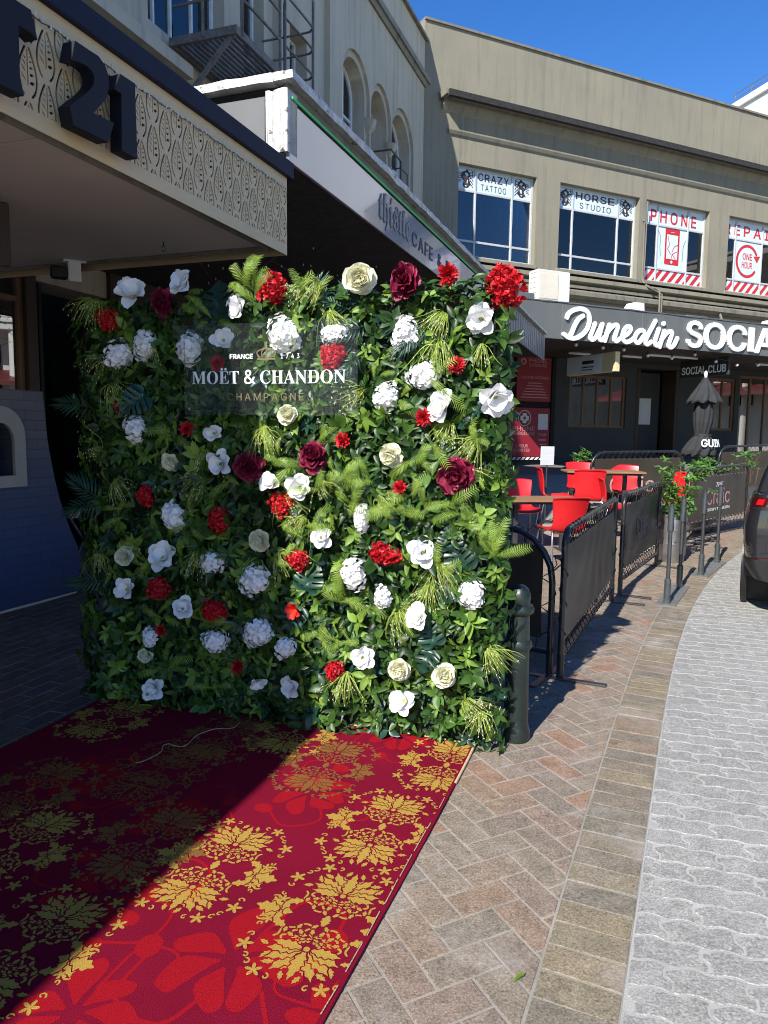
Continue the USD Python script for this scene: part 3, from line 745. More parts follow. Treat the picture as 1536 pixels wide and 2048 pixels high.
window(F, 8.25, 10.05, 6.95, 9.9, .34, [8.62, 9.0, 9.5], [8.9], 'frame_white')
window(F, 10.55, 11.25, 7.3, 10.0, .34, [10.9], [7.75], 'frame_white')
window(F, 12.06, 12.85, 6.6, 8.86, .38, [12.55], [7.4], 'frame_white')
for (a, b, s, p), ap in ((arches[0], apolys[0]), (arches[2], apolys[2])):
    wn = thing('window', parent=F)
    fr = ap.difference(ap.buffer(-.07)).union(sbox((a + b) / 2 + .06, (a + b) / 2 + .12, 6.2, s + .6).intersection(ap)).union(sbox(a, b, s - .45, s - .40))
    obj('frame', wallpoly(fr, .36, .43), 'frame_white', wn)
    obj('pane', wallpoly(ap.buffer(-.02), .395, .40), 'window_glass', wn)
    obj('room', bx(a - .2, b + .2, 1.4, 1.45, 6, 10.3), 'room_dark', wn)
ni = thing('niche', parent=F)
a, b, s, p = arches[1]; c, r = (a + b) / 2, (b - a) / 2
obj('back', grid(lambda U, V: np.stack([c - r * 1.02 * np.cos(U), .08 + .55 * np.sin(U), V], -1), np.linspace(0, pi, 13), np.array([6.2, s + r * 1.2])), 'wall_grey', ni, smooth=True)
obj('corbel', [lathe([(.0, 0), (.05, .02), (.16, .16), (.19, .30), (.0, .32)], 14, (x, .05, s - .62)) for x in (15.80, 17.20)], 'wall_grey', F, smooth=40)
# ground floor behind the canopies
gfl = sbox(-9, 20.7, -.2, 3.62).difference(unary_union([sbox(4.55, 6.06, .55, 3.40), sbox(6.2, 7.35, .0, 3.63)]))
obj('ground_floor_wall', wallpoly(gfl, .06, .5), 'wood_panel', F)
wn = window(F, 4.55, 6.06, .55, 3.40, .14, [], [3.06], 'wood_brown', 'shop_glass', .07)
for k in range(12):
    x = 7.45 + k * .62
    if x < 12: obj('panel', bx(x, x + .56, .03, .075, 1.9, 3.4, .01), 'wood_panel', F)
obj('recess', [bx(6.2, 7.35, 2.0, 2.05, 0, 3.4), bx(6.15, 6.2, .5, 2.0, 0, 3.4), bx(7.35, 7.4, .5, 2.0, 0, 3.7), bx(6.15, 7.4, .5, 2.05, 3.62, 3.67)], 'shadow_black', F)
rp = [(x, -.03 + .0 * x) for x in (16.0, 17.0)]
obj('pipe', [tube([(16.3, .1, 8.15), (16.3, -.32, 8.15), (17.0, -.32, 8.12), (17.0, -.32, 7.2)], .022), tube([(17.2, .0, 8.05), (17.2, -.25, 8.05), (17.7, -.25, 8.05), (17.7, -.25, 7.4)], .016)], 'steel_dark', F)

# the fire escape: landing, rails, struts
FE = thing('fire_escape', 'grey metal fire escape landing with pipe railings on the upper wall', 'fire escape', BASE_F, RF)
x0, x1, yo, zl = 8.62, 10.98, -.95, 6.84
for k in range(13):
    obj('slat', bx(x0 + .05, x1 - .05, yo + .05 + k * .079, yo + .09 + k * .079, zl - .03, zl + .0), 'iron', FE)
obj('platform_frame', [bx(x0, x1, yo, yo + .05, zl - .06, zl + .05, .006), bx(x0, x1, .02, .08, zl - .06, zl + .05, .006), bx(x0, x0 + .05, yo + .05, .02, zl - .06, zl + .05, .006), bx(x1 - .05, x1, yo + .05, .02, zl - .06, zl + .05, .006), bx(9.7, 9.76, yo + .05, .02, zl - .09, zl - .03)], 'iron', FE)
for x in (x0 + .06, 9.75, x1 - .06):
    obj('strut', bar((x, yo + .1, zl - .04), (x, .1, zl - .95), .05), 'iron', FE)
for z in (.42, .80, 1.12):
    obj('rail', tube(smoothline([(x0, .0, zl + z), (x0, -.5, zl + z), (x0 + .02, yo + .12, zl + z), (x0 + .14, yo, zl + z), (9.8, yo, zl + z)], 5), .019, 8), 'iron', FE, smooth=60)
    obj('rail', tube(smoothline([(9.95, yo, zl + z), (10.8, yo, zl + z), (x1 - .05, yo + .06, zl + z), (x1, yo + .2, zl + z), (x1, .0, zl + z)], 5), .017, 8), 'iron', FE, smooth=60)
for x, y in ((x0, -.45), (x0 + .14, yo), (9.8, yo), (9.95, yo), (x1 - .1, yo), (x1, -.4)):
    obj('post', tube([(x, y, zl - .03), (x, y, zl + 1.62)], .022, 8), 'iron', FE, smooth=60)

# ---------------------------------------------------------------- canopy with leaf pattern and numerals
CA = thing('patterned_canopy', 'flat canopy with beige leaf-cut fascia, navy top band and pale underside', 'canopy', BASE_F, RF)
CS, CO = 4.645, -3.74
for k in range(6):
    a, b = CS - .16 - (k + 1) * 1.9, CS - .16 - k * 1.9 - .006
    for c, d in ((CO + .09, -1.83), (-1.824, .04)): obj('soffit_panel', bx(a, b, c, d, 2.955 + .003 * ((k + (c > -2)) % 2), 2.99, .002), 'soffit_paint', CA)
obj('soffit_backing', bx(-7, CS - .16, CO + .09, .04, 2.991, 2.998), 'fascia_slot', CA)
obj('soffit_edge', [bx(-7, CS - .14, CO + .075, CO + .088, 2.935, 2.992), bx(CS - .158, CS - .145, CO + .09, .04, 2.935, 2.992)], 'wall_trim', CA)
obj('roof', [bx(-7, CS - .01, CO + .05, .06, 3.0, 3.42), bx(-7, CS + .03, CO + .04, .07, 3.425, 3.53)], 'fascia_slot', CA)
obj('end_fascia', bx(CS - .012, CS, CO + .012, .0, 2.925, 3.44), 'fascia_beige', CA)
obj('top_band', [bx(-7, CS + .05, CO - .03, CO + .035, 3.437, 3.548, .006), bx(CS + .0, CS + .05, CO + .04, .0, 3.437, 3.545)], 'band_navy', CA)


def leaf_slots(cx, z0, z1, lo, hi):
    """Cut lines of one leaf: two sides, midrib, slanted veins left and ovals right, kept between heights lo and hi."""
    h, w, out = z1 - z0, .043, []
    t = np.linspace(.04, .97, 12)
    prof_ = w * np.sin(pi * t ** .72) ** .85
    for sgn in (-1, 1):
        out.append(LineString(np.column_stack([cx + sgn * prof_ + .004 * sgn, z0 + h * t])).buffer(.0048, cap_style=2))
    out.append(Polygon([(cx - .0025, z0 + h * .92), (cx + .0025, z0 + h * .92), (cx + .0042, z0 + h * .26), (cx - .0020, z0 + h * .24)]))
    for i, tt in enumerate((.30, .46, .60, .72)):
        L = (.030, .027, .020, .013)[i]; a = np.array([cx - .008, z0 + h * tt]); b = a + np.array([-L, L * 1.15])
        n = np.array([b[1] - a[1], a[0] - b[0]]); n /= np.linalg.norm(n)
        out.append(Polygon([a, a * .6 + b * .4 + n * .0042, b, a * .5 + b * .5 - n * .0042]))
    for i, tt in enumerate((.32, .47, .60, .71, .80)):
        L = (.013, .011, .009, .007, .005)[i]
        out.append(affinity.rotate(affinity.scale(Point(cx + .010 + L, z0 + h * tt).buffer(1, 3), L, L * .55), 18))
    keep = sbox(cx - 1, cx + 1, lo, hi)
    return [g for o in out for g in [o.intersection(keep)] if not g.is_empty and g.geom_type == 'Polygon']


slots = []
for k in range(34):
    cx = 1.32 + k * .099
    if cx > CS - .05: break
    off = 0 if k % 2 else -.105
    for j in range(-1, 3):
        z0 = 3.03 + off + j * .212
        slots += leaf_slots(cx, z0, z0 + .205, 2.995, 3.368)
panel = sbox(1.2, CS, 2.925, 3.437).difference(unary_union(slots))
obj('leaf_fascia', wallpoly(panel, CO, CO + .006), 'fascia_beige', CA)
obj('fascia', bx(-7, 1.197, CO, CO + .006, 2.925, 3.437), 'fascia_beige', CA)
obj('fascia_backing', bx(-7, CS - .02, CO + .03, CO + .035, 2.97, 3.42), 'fascia_slot', CA)


def on_canopy(P): return [onF(x, y, 3.84) for x, y in P]


two = [(150, 81), (174, 97), (197, 112), (210, 130), (217, 150), (218, 175), (212, 197), (200, 212), (187, 226), (228, 246), (217, 285), (147, 250), (140, 212), (158, 197), (176, 184), (187, 170), (189, 155), (184, 142), (173, 131), (160, 125), (143, 120)]
one = [(241, 148), (270, 167), (272, 230), (275, 318), (244, 301), (243, 187), (229, 178)]
tee = [(-80, -74), (62, 20), (75, 80), (60, 64), (37, 50), (40, 150), (48, 192), (0, 168), (-60, 132)]
for nm, P, lab in (('numeral', two, 'navy block numeral 2'), ('numeral', one, 'navy block numeral 1'), ('letter', tee, 'navy slab letter')):
    obj(nm, wallpoly(Polygon(on_canopy(P)).buffer(0), CO - .10, CO - .035), 'letter_navy', CA, label=lab)
FL = thing('fairy_lights', 'string of tiny clear bulbs along the top of the leaf-cut fascia', 'string lights', BASE_F, RF)
r2 = np.random.default_rng(3); xs = np.arange(1.4, 4.58, .045)
obj('wire', tube([(x, CO - .012, 3.355 + .006 * math.sin(x * 40)) for x in xs], .0022, 5), 'cord_black', FL)
obj('bulbs', [lathe([(0, -.011), (.0045, -.005), (.004, .006), (0, .012)], 5, (x + r2.normal(0, .006), CO - .018, 3.36 + r2.normal(0, .007))) for x in xs], 'bulb_glass', FL, kind='stuff')
P = level(132, 522, 2.95)
SD = thing('soffit_camera', 'small black and white security camera under the pale canopy', 'camera', (P[0], P[1], 2.955), .5)
obj('bracket', [bx(.01, .10, -.03, .03, -.15, -.0, .006), bx(-.02, .14, -.04, .04, -.012, .0)], 'plastic_white', SD)
obj('body', [bx(-.11, .008, -.035, .035, -.14, -.05, .012)], 'car_trim', SD)
P = level(327, 485, 2.95)
hk = thing('ceiling_hook', 'small dark wire hook hanging from the pale canopy soffit', 'hook', (P[0], P[1], 2.955))
obj('loop', [tube([(0, 0, 0), (0, 0, -.03)], .004, 6), tube([(.012 * math.sin(t), 0, -.045 - .018 * math.cos(t)) for t in np.linspace(0, 2 * pi, 12, endpoint=False)], .003, 5, closed=True)], 'cord_black', hk)
P = level(14, 392, 2.93)
hs = thing('hanging_sign', 'dark brown board sign hanging under the canopy at the left', 'sign', (P[0], P[1], 2.93), 0.25)
obj('board', bx(-.6, 0, 0, .04, -.36, -.03, .006), 'wood_panel', hs)
obj('bracket', [bx(-.5, -.48, .015, .025, -.03, .03), bx(-.06, -.04, .015, .025, -.03, .03)], 'iron', hs)

# ---------------------------------------------------------------- the higher canopy with its light box
TH = thing('cafe_canopy', 'long higher canopy with pale glossy cafe lightbox, green light strip and silver flashing', 'canopy', BASE_F, RF)
S0, S1, SO = 4.74, 17.86, -3.71
obj('roof', [bx(S0 + .03, S1, SO + .05, .1, 3.66, 4.10)], 'shadow_black', TH)
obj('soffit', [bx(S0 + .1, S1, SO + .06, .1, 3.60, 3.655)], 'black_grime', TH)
r3 = np.random.default_rng(5)


def flashing(x0, x1, y0, y1, z0, z1, along='x', n=40):
    """Hand-folded sheet capping: a long box with a slightly uneven edge."""
    L = np.linspace(0, 1, n); prof_ = [(0, 0), (1, 0), (1, 1), (0, 1), (0, 0)]; v = []
    for t in L:
        d = r3.normal(0, .004, 8)
        for k, (a, b) in enumerate(prof_[:4]):
            if along == 'x': v.append((x0 + (x1 - x0) * t, y0 + (y1 - y0) * a + d[k], z0 + (z1 - z0) * b + d[4 + k]))
            else: v.append((x0 + (x1 - x0) * a + d[k], y0 + (y1 - y0) * t, z0 + (z1 - z0) * b + d[4 + k]))
    f = []
    for i in range(n - 1):
        for k in range(4):
            a, b = i * 4 + k, i * 4 + (k + 1) % 4; f += [[a, b, b + 4], [a, b + 4, a + 4]]
    f += [[0, 2, 1], [0, 3, 2], [4 * n - 4, 4 * n - 3, 4 * n - 2], [4 * n - 4, 4 * n - 2, 4 * n - 1]]
    return T(v, f)


obj('flashing', flashing(S0 - .05, S1 + .02, SO - .05, SO + .10, 4.105, 4.165, 'x', 90), 'flashing', TH)
obj('flashing', flashing(S0 - .05, S0 + .10, SO + .10, .05, 4.105, 4.165, 'y', 30), 'flashing', TH, label='silver capping over the near end')
obj('gutter_board', bx(S0 + .01, S1, SO + .015, SO + .045, 4.035, 4.10), 'wall_trim', TH)
obj('light_strip', tube([(S0 + .02, SO - .012, 4.012), (12.6, SO - .012, 4.012)], .010, 6), 'neon_green', TH)
for a, b in ((S0, 7.4), (7.403, 10.0), (10.003, 12.65)):
    obj('light_panel', bx(a, b, SO, SO + .03, 3.585, 3.99, .004), 'light_box', TH)
obj('metal_panel', [bx(12.66 + k * .02 * 0, S1, SO - .005, SO + .03, 3.50, 4.03, .004)] + [bx(12.8 + k * .26, 12.83 + k * .26, SO - .012, SO - .004, 3.51, 4.02) for k in range(19)], 'weathered_metal', TH)
obj('corner_box', [flashing(S0 - .03, S0 + .12, SO + .0, SO + .17, 3.64, 4.06, 'y', 8)], 'flashing', TH)
obj('end_panel', bx(S0 + .0, S0 + .03, SO + .19, .1, 3.62, 4.04, .004), 'end_panel', TH)
obj('end_rail', [tube([(S0 - .04, SO + .1, 3.60), (S0 - .04, SO + .55, 3.61)], .02, 8), bx(S0 - .02, S0 + .03, SO + .5, SO + .9, 3.60, 3.64)], 'flashing', TH)
# lettering on the light box
def fit(poly, s0, s1, z0, y=SO - .003, d=.006, zh=None):
    b = poly.bounds; k = (s1 - s0) / (b[2] - b[0]); kz = k if zh is None else zh / (b[3] - b[1])
    return wallpoly(affinity.affine_transform(poly, [k, 0, 0, kz, s0 - b[0] * k, z0 - b[1] * kz]), y - d, y)


sa, sb_ = onF(757, 430, 3.71)[0], onF(819, 430, 3.71)[0]
obj('lettering', fit(glyphs('thistle', 'f', .3), sa, sb_, 3.62, zh=.345), 'letter_grey', TH, label='blackletter word on the light box')
sa, sb_ = onF(824, 480, 3.71)[0], onF(916, 510, 3.71)[0]
obj('lettering', sign_text('CAFE & BAR', .145, .006, False, width=sb_ - sa, center=(sa + sb_) / 2, z=3.69, y=SO - .002, track=.05), 'letter_dark', TH, label='plain dark capitals on the light box')
gl = thing('vine_lights', 'small pale bulbs and dry twigs strung under the dark cafe canopy', 'string lights', BASE_F, RF)
pts = np.column_stack([6.0 + r3.gamma(2.0, 1.3, 170), r3.uniform(-3.4, -1.4, 170), 3.5 - r3.gamma(1.5, .16, 170)])
obj('bulbs', [lathe([(0, -.012), (.006, -.004), (.005, .008), (0, .014)], 5, p) for p in pts], 'bulb_glass', gl, kind='stuff')
obj('twigs', [tube([p, p + r3.normal(0, .09, 3) * (1, 1, .5), p + r3.normal(0, .16, 3) * (1, 1, .5)], .004, 4) for p in pts[::3]], 'wood_panel', gl, kind='stuff')

# ---------------------------------------------------------------- building along the right street front
B = thing('corner_shops_building', 'two storey beige rendered building with plain parapet and steel windows', 'building', (*C0, 0.0), RB)
zw0, zw1 = 6.77, 9.28
wins = [(1.13, 3.80), (4.66, 7.82), (8.10, 10.93), (11.86, 14.9), (16.0, 18.8)]
wp = sbox(-.02, 24, 4.6, 12.74).difference(unary_union([sbox(a, b, zw0, zw1) for a, b in wins]))
obj('wall', wallpoly(wp, 0, .4), 'wall_beige', B)
obj('coping', prof([(-.05, 12.74), (.5, 12.74), (.5, 12.82), (-.05, 12.80)], -.02, 24), 'wall_trim', B)
obj('cornice', [prof([(-.44, 10.80), (.02, 10.80), (.02, 10.99), (-.24, 10.97), (-.44, 10.92)], .45, 24)], 'wall_trim', B)
obj('gutter', [prof([(-.52, 10.74), (-.40, 10.74), (-.40, 10.795), (-.45, 10.795), (-.45, 10.90), (-.52, 10.90)], .50, 24)], 'black_grime', B)
obj('moulding', [prof([(-.05, 10.56), (.02, 10.52), (.02, 10.795), (-.16, 10.795), (-.16, 10.74)], .55, 24), prof([(-.05, 9.98), (.02, 9.95), (.02, 10.10), (-.09, 10.10), (-.09, 10.06)], .75, 24)], 'wall_beige', B)
obj('sill', [prof([(-.22, 6.42), (.02, 6.36), (.02, 6.60), (-.06, 6.60), (-.22, 6.53)], .6, 24)], 'wall_beige', B)
obj('frieze', [prof([(-.16, 6.22), (.02, 6.22), (.02, 6.32), (-.16, 6.30)], .6, 24), prof([(-.30, 5.98), (-.1, 5.9), (.02, 5.9), (.02, 6.19), (-.10, 6.19), (-.30, 6.10)], .6, 24), prof([(-.10, 5.45), (.02, 5.40), (.02, 5.62), (-.18, 5.62), (-.18, 5.56)], .6, 24)], 'wall_trim', B)
obj('grime', [prof([(-.225, 6.605), (.0, 6.605), (.0, 6.612), (-.225, 6.612)], .6, 24)], 'black_grime', B)
for a, b in wins[:4]:
    obj('sill_step', bx(a - .06, b + .06, -.05, .1, zw0 - .12, zw0 - .002, .012), 'wall_beige', B)
cols = [[onB(957, 400)[0], onB(1031, 400)[0]], [onB(1151, 470)[0], onB(1242, 470)[0]], [onB(1323, 470)[0], onB(1384, 470)[0]], [onB(1479, 500)[0], onB(1533, 500)[0]], [16.8, 17.9]]
WY = .20
for (a, b), cs in zip(wins, cols):
    window(B, a, b, zw0, zw1, WY, cs, [7.24, 8.62], 'frame_pale', 'window_glass', .075)


def film(name, m, material, label=None, P=B): return obj(name, m, material, P, label=label)


FY = WY - .004        # films lie on the outer face of the panes
FYo = FY + .01


def field(w, c, r):
    a, b = wins[w]; xs = [a, *cols[w], b]; zs = [zw0, 7.24, 8.62, zw1]
    return xs[c] + .035, xs[c + 1] - .035, zs[r] + .035, zs[r + 1] - .035


for w in range(4):
    for c in range(3):
        x0, x1, z0, z1 = field(w, c, 2); film('window_film', bx(x0, x1, FYo - .004, FYo, z0, z1), 'film_white')
LY = FYo - .0045
def flat(poly, mtl, y=LY, name='print', label=None): return film(name, wallpoly(poly, y - .003, y), mtl, label)


def ink(text, h, x0, x1, z, mtl, track=.0, label=None, bold=True):
    film('lettering', sign_text(text, h, .003, bold, width=x1 - x0, center=(x0 + x1) / 2, z=z, y=LY, track=track), mtl, label)


def horse(cx, cz, s, flip):
    """Inked horse head: skull outline, mane strokes, ear, eye, jaw."""
    out = [Polygon([(-.10, .22), (.02, .27), (.06, .36), (.11, .27), (.20, .18), (.22, .05), (.16, -.05), (.20, -.20), (.10, -.30), (-.04, -.31), (-.10, -.22), (-.06, -.08), (-.17, .02), (-.18, .14)])]
    cut = [Polygon([(-.02, .19), (.08, .20), (.14, .12), (.06, .06)]), Polygon([(-.10, .12), (-.02, .10), (-.04, .02), (-.11, .05)]), Polygon([(.02, -.04), (.12, -.02), (.10, -.14), (.02, -.18)]), Polygon([(-.02, -.22), (.09, -.20), (.04, -.27)]), Polygon([(.15, .02), (.19, .09), (.18, -.01)])]
    for k in range(6):
        t = k / 5; out.append(LineString([(.10 + .1 * t, .30 - .5 * t), (.24 + .05 * math.sin(k), .32 - .45 * t), (.32, .24 - .5 * t)]).buffer(.014))
        out.append(LineString([(-.16, .2 - .3 * t), (-.26 - .03 * (k % 2), .16 - .3 * t)]).buffer(.012))
    g = unary_union(out).difference(unary_union(cut)); g = affinity.scale(g, s * (-1 if flip else 1), s, origin=(0, 0))
    return affinity.translate(g, cx, cz)


for w in (0, 1):
    for c, fl in ((0, False), (2, True)):
        x0, x1, z0, z1 = field(w, c, 2); flat(horse((x0 + x1) / 2, (z0 + z1) / 2, .82, fl), 'film_black', label='inked horse head emblem')
        flat(affinity.translate(affinity.scale(LineString([(-.12, .1), (.05, .02), (.02, -.15), (.12, -.24)]).buffer(.03), .8, .8, origin=(0, 0)), (x0 + x1) / 2, (z0 + z1) / 2), 'film_brown', LY - .0035)
    x0, x1, z0, z1 = field(w, 1, 2); m_ = (x1 - x0)
    word = ('CRAZY', 'HORSE')[w]; cw = m_ * .92 / 5
    for k, ch in enumerate(word):
        ink(ch, .20, x0 + m_ * .05 + k * cw, x0 + m_ * .05 + (k + .80) * cw, z1 - .28, 'film_brown')
    ink(('TATTOO', 'STUDIO')[w], .17, x0 + m_ * .14, x1 - m_ * .14, z0 + .05, 'film_black', .06, bold=False)
xa, xb = field(2, 0, 2)[0], field(2, 2, 2)[1]
ink('PHONE', .36, xa + .36, xb - .36, field(2, 0, 2)[2] + .07, 'film_red', .17)
xa = field(3, 0, 2)[0]
ink('REPAIR', .34, xa - .02, xa + 2.75, field(3, 0, 2)[2] + .1, 'film_red', .15)
for w in (2, 3):
    for c in range(3):
        x0, x1, z0, z1 = field(w, c, 0)
        film('window_film', bx(x0, x1, FYo - .004, FYo, z0, z1), 'film_white')
        st = [Polygon([(x, z0 - .1), (x + .17, z0 - .1), (x + .17 + .55, z1 + .1), (x + .55, z1 + .1)]).intersection(sbox(x0, x1, z0, z1)) for x in np.arange(x0 - 1 - (x0 % .34), x1 + .3, .34)]
        flat(unary_union([g for g in st if not g.is_empty]), 'film_red', name='stripes')
    x0, x1, z0, z1 = field(w, 1, 1)
    film('window_film', bx(x0, x1, FYo - .004, FYo, z0, z1), 'film_white')
x0, x1, z0, z1 = field(2, 1, 1); cx, cz = (x0 + x1) / 2 + .02, (z0 + z1) / 2 + .04
ph = sbox(cx - .27, cx + .27, cz - .50, cz + .56).buffer(.05).difference(sbox(cx - .25, cx + .25, cz - .36, cz + .42)).difference(Point(cx, cz - .45).buffer(.05)).difference(sbox(cx - .08, cx + .08, cz + .49, cz + .51))
flat(ph, 'film_red', name='phone_emblem', label='red phone outline')
flat(unary_union([LineString(p).buffer(.012) for p in ([(cx - .2, cz + .35), (cx - .12, cz + .1), (cx - .2, cz - .05), (cx - .05, cz - .2)], [(cx + .26, cz + .12), (cx + .1, cz + .05), (cx + .02, cz - .12)], [(cx + .22, cz - .1), (cx + .02, cz - .2), (cx - .02, cz - .34)], [(cx + .02, cz - .2), (cx + .16, cz - .33)])]), 'film_red', name='crack_lines')
flat(unary_union([LineString(p).buffer(.008) for p in ([(x0 + .02, cz + .5), (x0 + .14, cz + .3), (x0 + .12, cz), (x0 + .16, cz - .3)], [(x1 - .02, cz + .3), (x1 - .12, cz + .1), (x1 - .14, cz - .4)])]), 'film_black', name='crack_lines')
x0, x1, z0, z1 = field(3, 1, 1); cx, cz = (x0 + x1) / 2 - .02, (z0 + z1) / 2
th = np.linspace(.55, 5.6, 40)
flat(unary_union([LineString([(cx + .52 * math.cos(t), cz + .52 * math.sin(t)) for t in th]).buffer(.05), Polygon([(cx + .36, cz + .16), (cx + .70, cz + .26), (cx + .47, cz - .04)]) if False else Polygon([(cx + .30, cz + .20), (cx + .66, cz + .24), (cx + .50, cz - .02)])]), 'film_red', name='arrow_ring', label='red circular arrow')
ink('ONE', .21, cx - .24, cx + .24, cz + .05, 'film_red'); ink('HOUR', .21, cx - .26, cx + .26, cz - .24, 'film_red')
# blinds cords and clutter inside the studio windows
obj('blind_cord', [tube([(x, .5, zw1), (x, .5, z)], .012, 5) for x, z in ((2.2, 8.0), (2.85, 7.9), (3.5, 7.9), (5.75, 7.75), (6.35, 7.7))], 'frame_white', B)
obj('clutter', [moved(bx(-.6, .6, -.2, .2, 0, .14, .03), (2.3, .7, 6.82), .2), moved(bx(-.04, .04, -.03, .03, 0, .7), (6.0, .6, 6.82), .0), bar((5.6, .55, 6.9), (6.3, .6, 7.6), .06), bar((5.8, .55, 6.85), (6.4, .6, 7.35), .05), moved(bx(-.3, .3, -.2, .2, 0, .9), (7.4, .9, 6.8)), moved(bx(-.2, .2, -.04, .04, 0, 1.4), (10.6, .45, 6.8), .5)], 'plastic_white', B)
obj('conduit', [tube(smoothline([(7.95, -.06, 8.55), (8.0, -.05, 8.5), (8.02, -.05, 7.2), (8.02, -.06, 6.75), (8.1, -.26, 6.5), (8.45, -.28, 6.45), (8.52, -.34, 6.2), (8.5, -.34, 5.0)], 4), .03, 7), tube([(8.10, -.05, 9.2), (8.08, -.05, 6.7), (8.2, -.30, 6.45), (8.62, -.34, 6.3), (8.6, -.36, 5.0)], .022, 6)], 'wall_trim', B, smooth=50)
obj('frieze_pipe', [tube([(9.3, -.5, 5.15), (14, -.5, 5.15)], .03, 6), tube([(11.4, -.5, 5.2), (11.45, -.35, 5.6), (11.4, -.2, 6.0)], .04, 6)], 'wall_trim', B)
# ground floor: dark wall with timber windows, recessed door
zg = .35
door = sbox(8.06, 9.95, -.2, 3.97); w1 = sbox(5.3, 7.62, 2.0, 3.64); w2 = sbox(10.95, 12.68, 1.98, 3.80); w3 = sbox(12.9, 16.2, .5, 3.95)
gf = sbox(-.1, 24, -.4, 4.6).difference(unary_union([door, w1, w2, w3]))
obj('ground_floor_wall', wallpoly(gf, .0, .3), 'wall_dark', B)
window(B, 5.3, 7.62, 2.0, 3.64, .08, [5.9, 6.47, 7.04], [], 'wood_brown', 'shop_glass', .085)
window(B, 10.95, 12.68, 1.98, 3.80, .08, [11.55, 12.1], [], 'wood_brown', 'shop_glass', .085)
window(B, 12.9, 16.2, .5, 3.95, .08, [13.5, 14.3, 15.2], [], 'wood_brown', 'shop_glass', .09)
dr = thing('door', parent=B)
obj('leaf', [bx(8.35, 9.72, .62, .68, .2, 3.9, .01)], 'wall_dark', dr); obj('frame', [bx(8.06, 8.20, -.02, .1, .2, 3.95, .01), bx(9.80, 9.95, .0, .62, .2, 3.95, .01)], 'wood_panel', dr)
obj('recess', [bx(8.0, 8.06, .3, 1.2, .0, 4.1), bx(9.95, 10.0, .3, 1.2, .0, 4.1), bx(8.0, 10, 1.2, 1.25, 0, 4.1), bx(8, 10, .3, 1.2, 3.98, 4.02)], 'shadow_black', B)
po = thing('door_notice', 'pale framed notice on the dark door of the club', 'notice', (*(C0 + DB * 8.98 - NB * .60), 2.15), RB)
obj('sheet', bx(-.33, .33, -.012, .0, 0, .88, .003), 'sign_paper', po); obj('border', [bx(-.35, .35, .0, .012, -.02, .90, .003)], 'steel_dark', po)

# red notice boards at the near end of the wall
P0 = C0 + DB * 0.0
rb = thing('phone_shop_board', 'upper dark red shop board with lines of pink lettering, left of the dark wall', 'sign', (*C0, 0), RB)
obj('panel', bx(3.2, 4.46, -.16, -.10, 2.74, 4.08, .01), 'sign_red', rb)
for txt_, hh, wd, cx_, zz in (('PHONE', .12, .66, 3.95, 3.90), ('SURGEONS', .09, .66, 3.95, 3.78), ('LOCATED UPSTAIRS', .075, 1.0, 3.86, 3.42)):
    obj('lettering', sign_text(txt_, hh, .004, False, wd, cx_, zz, -.161), 'sign_pink', rb)
obj('fine_print', [bx(3.86 - (.25 + .05 * k), 3.86 + (.25 + .05 * k), -.165, -.161, 3.28 - k * .085, 3.305 - k * .085) for k in range(6)], 'sign_pink', rb, kind='stuff')
obj('emblem', wallpoly(Point(3.42, 3.92).buffer(.10).difference(Point(3.42, 3.92).buffer(.05)), -.164, -.161), 'sign_pink', rb)
rb = thing('repair_board', 'lower red phone repair board with round cross emblem and white notice', 'sign', (*C0, 0), RB)
obj('panel', bx(2.75, 4.46, -.16, -.10, 1.08, 2.56, .01), 'sign_red', rb)
cx, cz = 3.52, 2.24
crs = unary_union([sbox(cx - .13, cx + .13, cz - .05, cz + .05).buffer(.02), sbox(cx - .05, cx + .05, cz - .13, cz + .13).buffer(.02)])
obj('emblem', [wallpoly(Point(cx, cz).buffer(.235).difference(Point(cx, cz).buffer(.215)), -.164, -.161), wallpoly(crs.difference(affinity.rotate(sbox(cx - .045, cx + .045, cz - .045, cz + .045), 45)), -.164, -.161)], 'frame_white', rb)
for txt_, hh, wd, cx_, zz in (('PHONE', .13, .80, 3.50, 1.86), ('SURGEONS', .10, .80, 3.50, 1.73), ('1 HOUR', .10, .42, 3.45, 1.36), ('PHONE FIX!', .10, .58, 3.45, 1.22), ('Google', .085, .28, 4.2, 1.72)):
    obj('lettering', sign_text(txt_, hh, .004, False, wd, cx_, zz, -.161), 'sign_pink', rb)
obj('fine_print', bx(4.06, 4.34, -.165, -.161, 1.57, 1.61), 'sign_pink', rb); obj('fine_print', bx(4.10, 4.34, -.165, -.161, 1.44, 1.47), 'sign_pink', rb)
obj('notice', bx(4.02, 4.38, -.168, -.161, 1.90, 2.38), 'sign_paper', rb)
obj('stripes', [wallpoly(Polygon([(x, .98), (x + .08, .98), (x + .17, 1.07), (x + .09, 1.07)]), -.164, -.105) for x in np.arange(2.75, 4.3, .17)], 'frame_white', rb)
obj('rim', [bx(2.72, 4.50, -.10, -.0, .96, 1.075), bx(2.72, 4.50, -.10, .0, 2.57, 2.73), bx(4.47, 4.62, -.2, .0, .3, 4.08, .01)], 'shadow_black', rb)

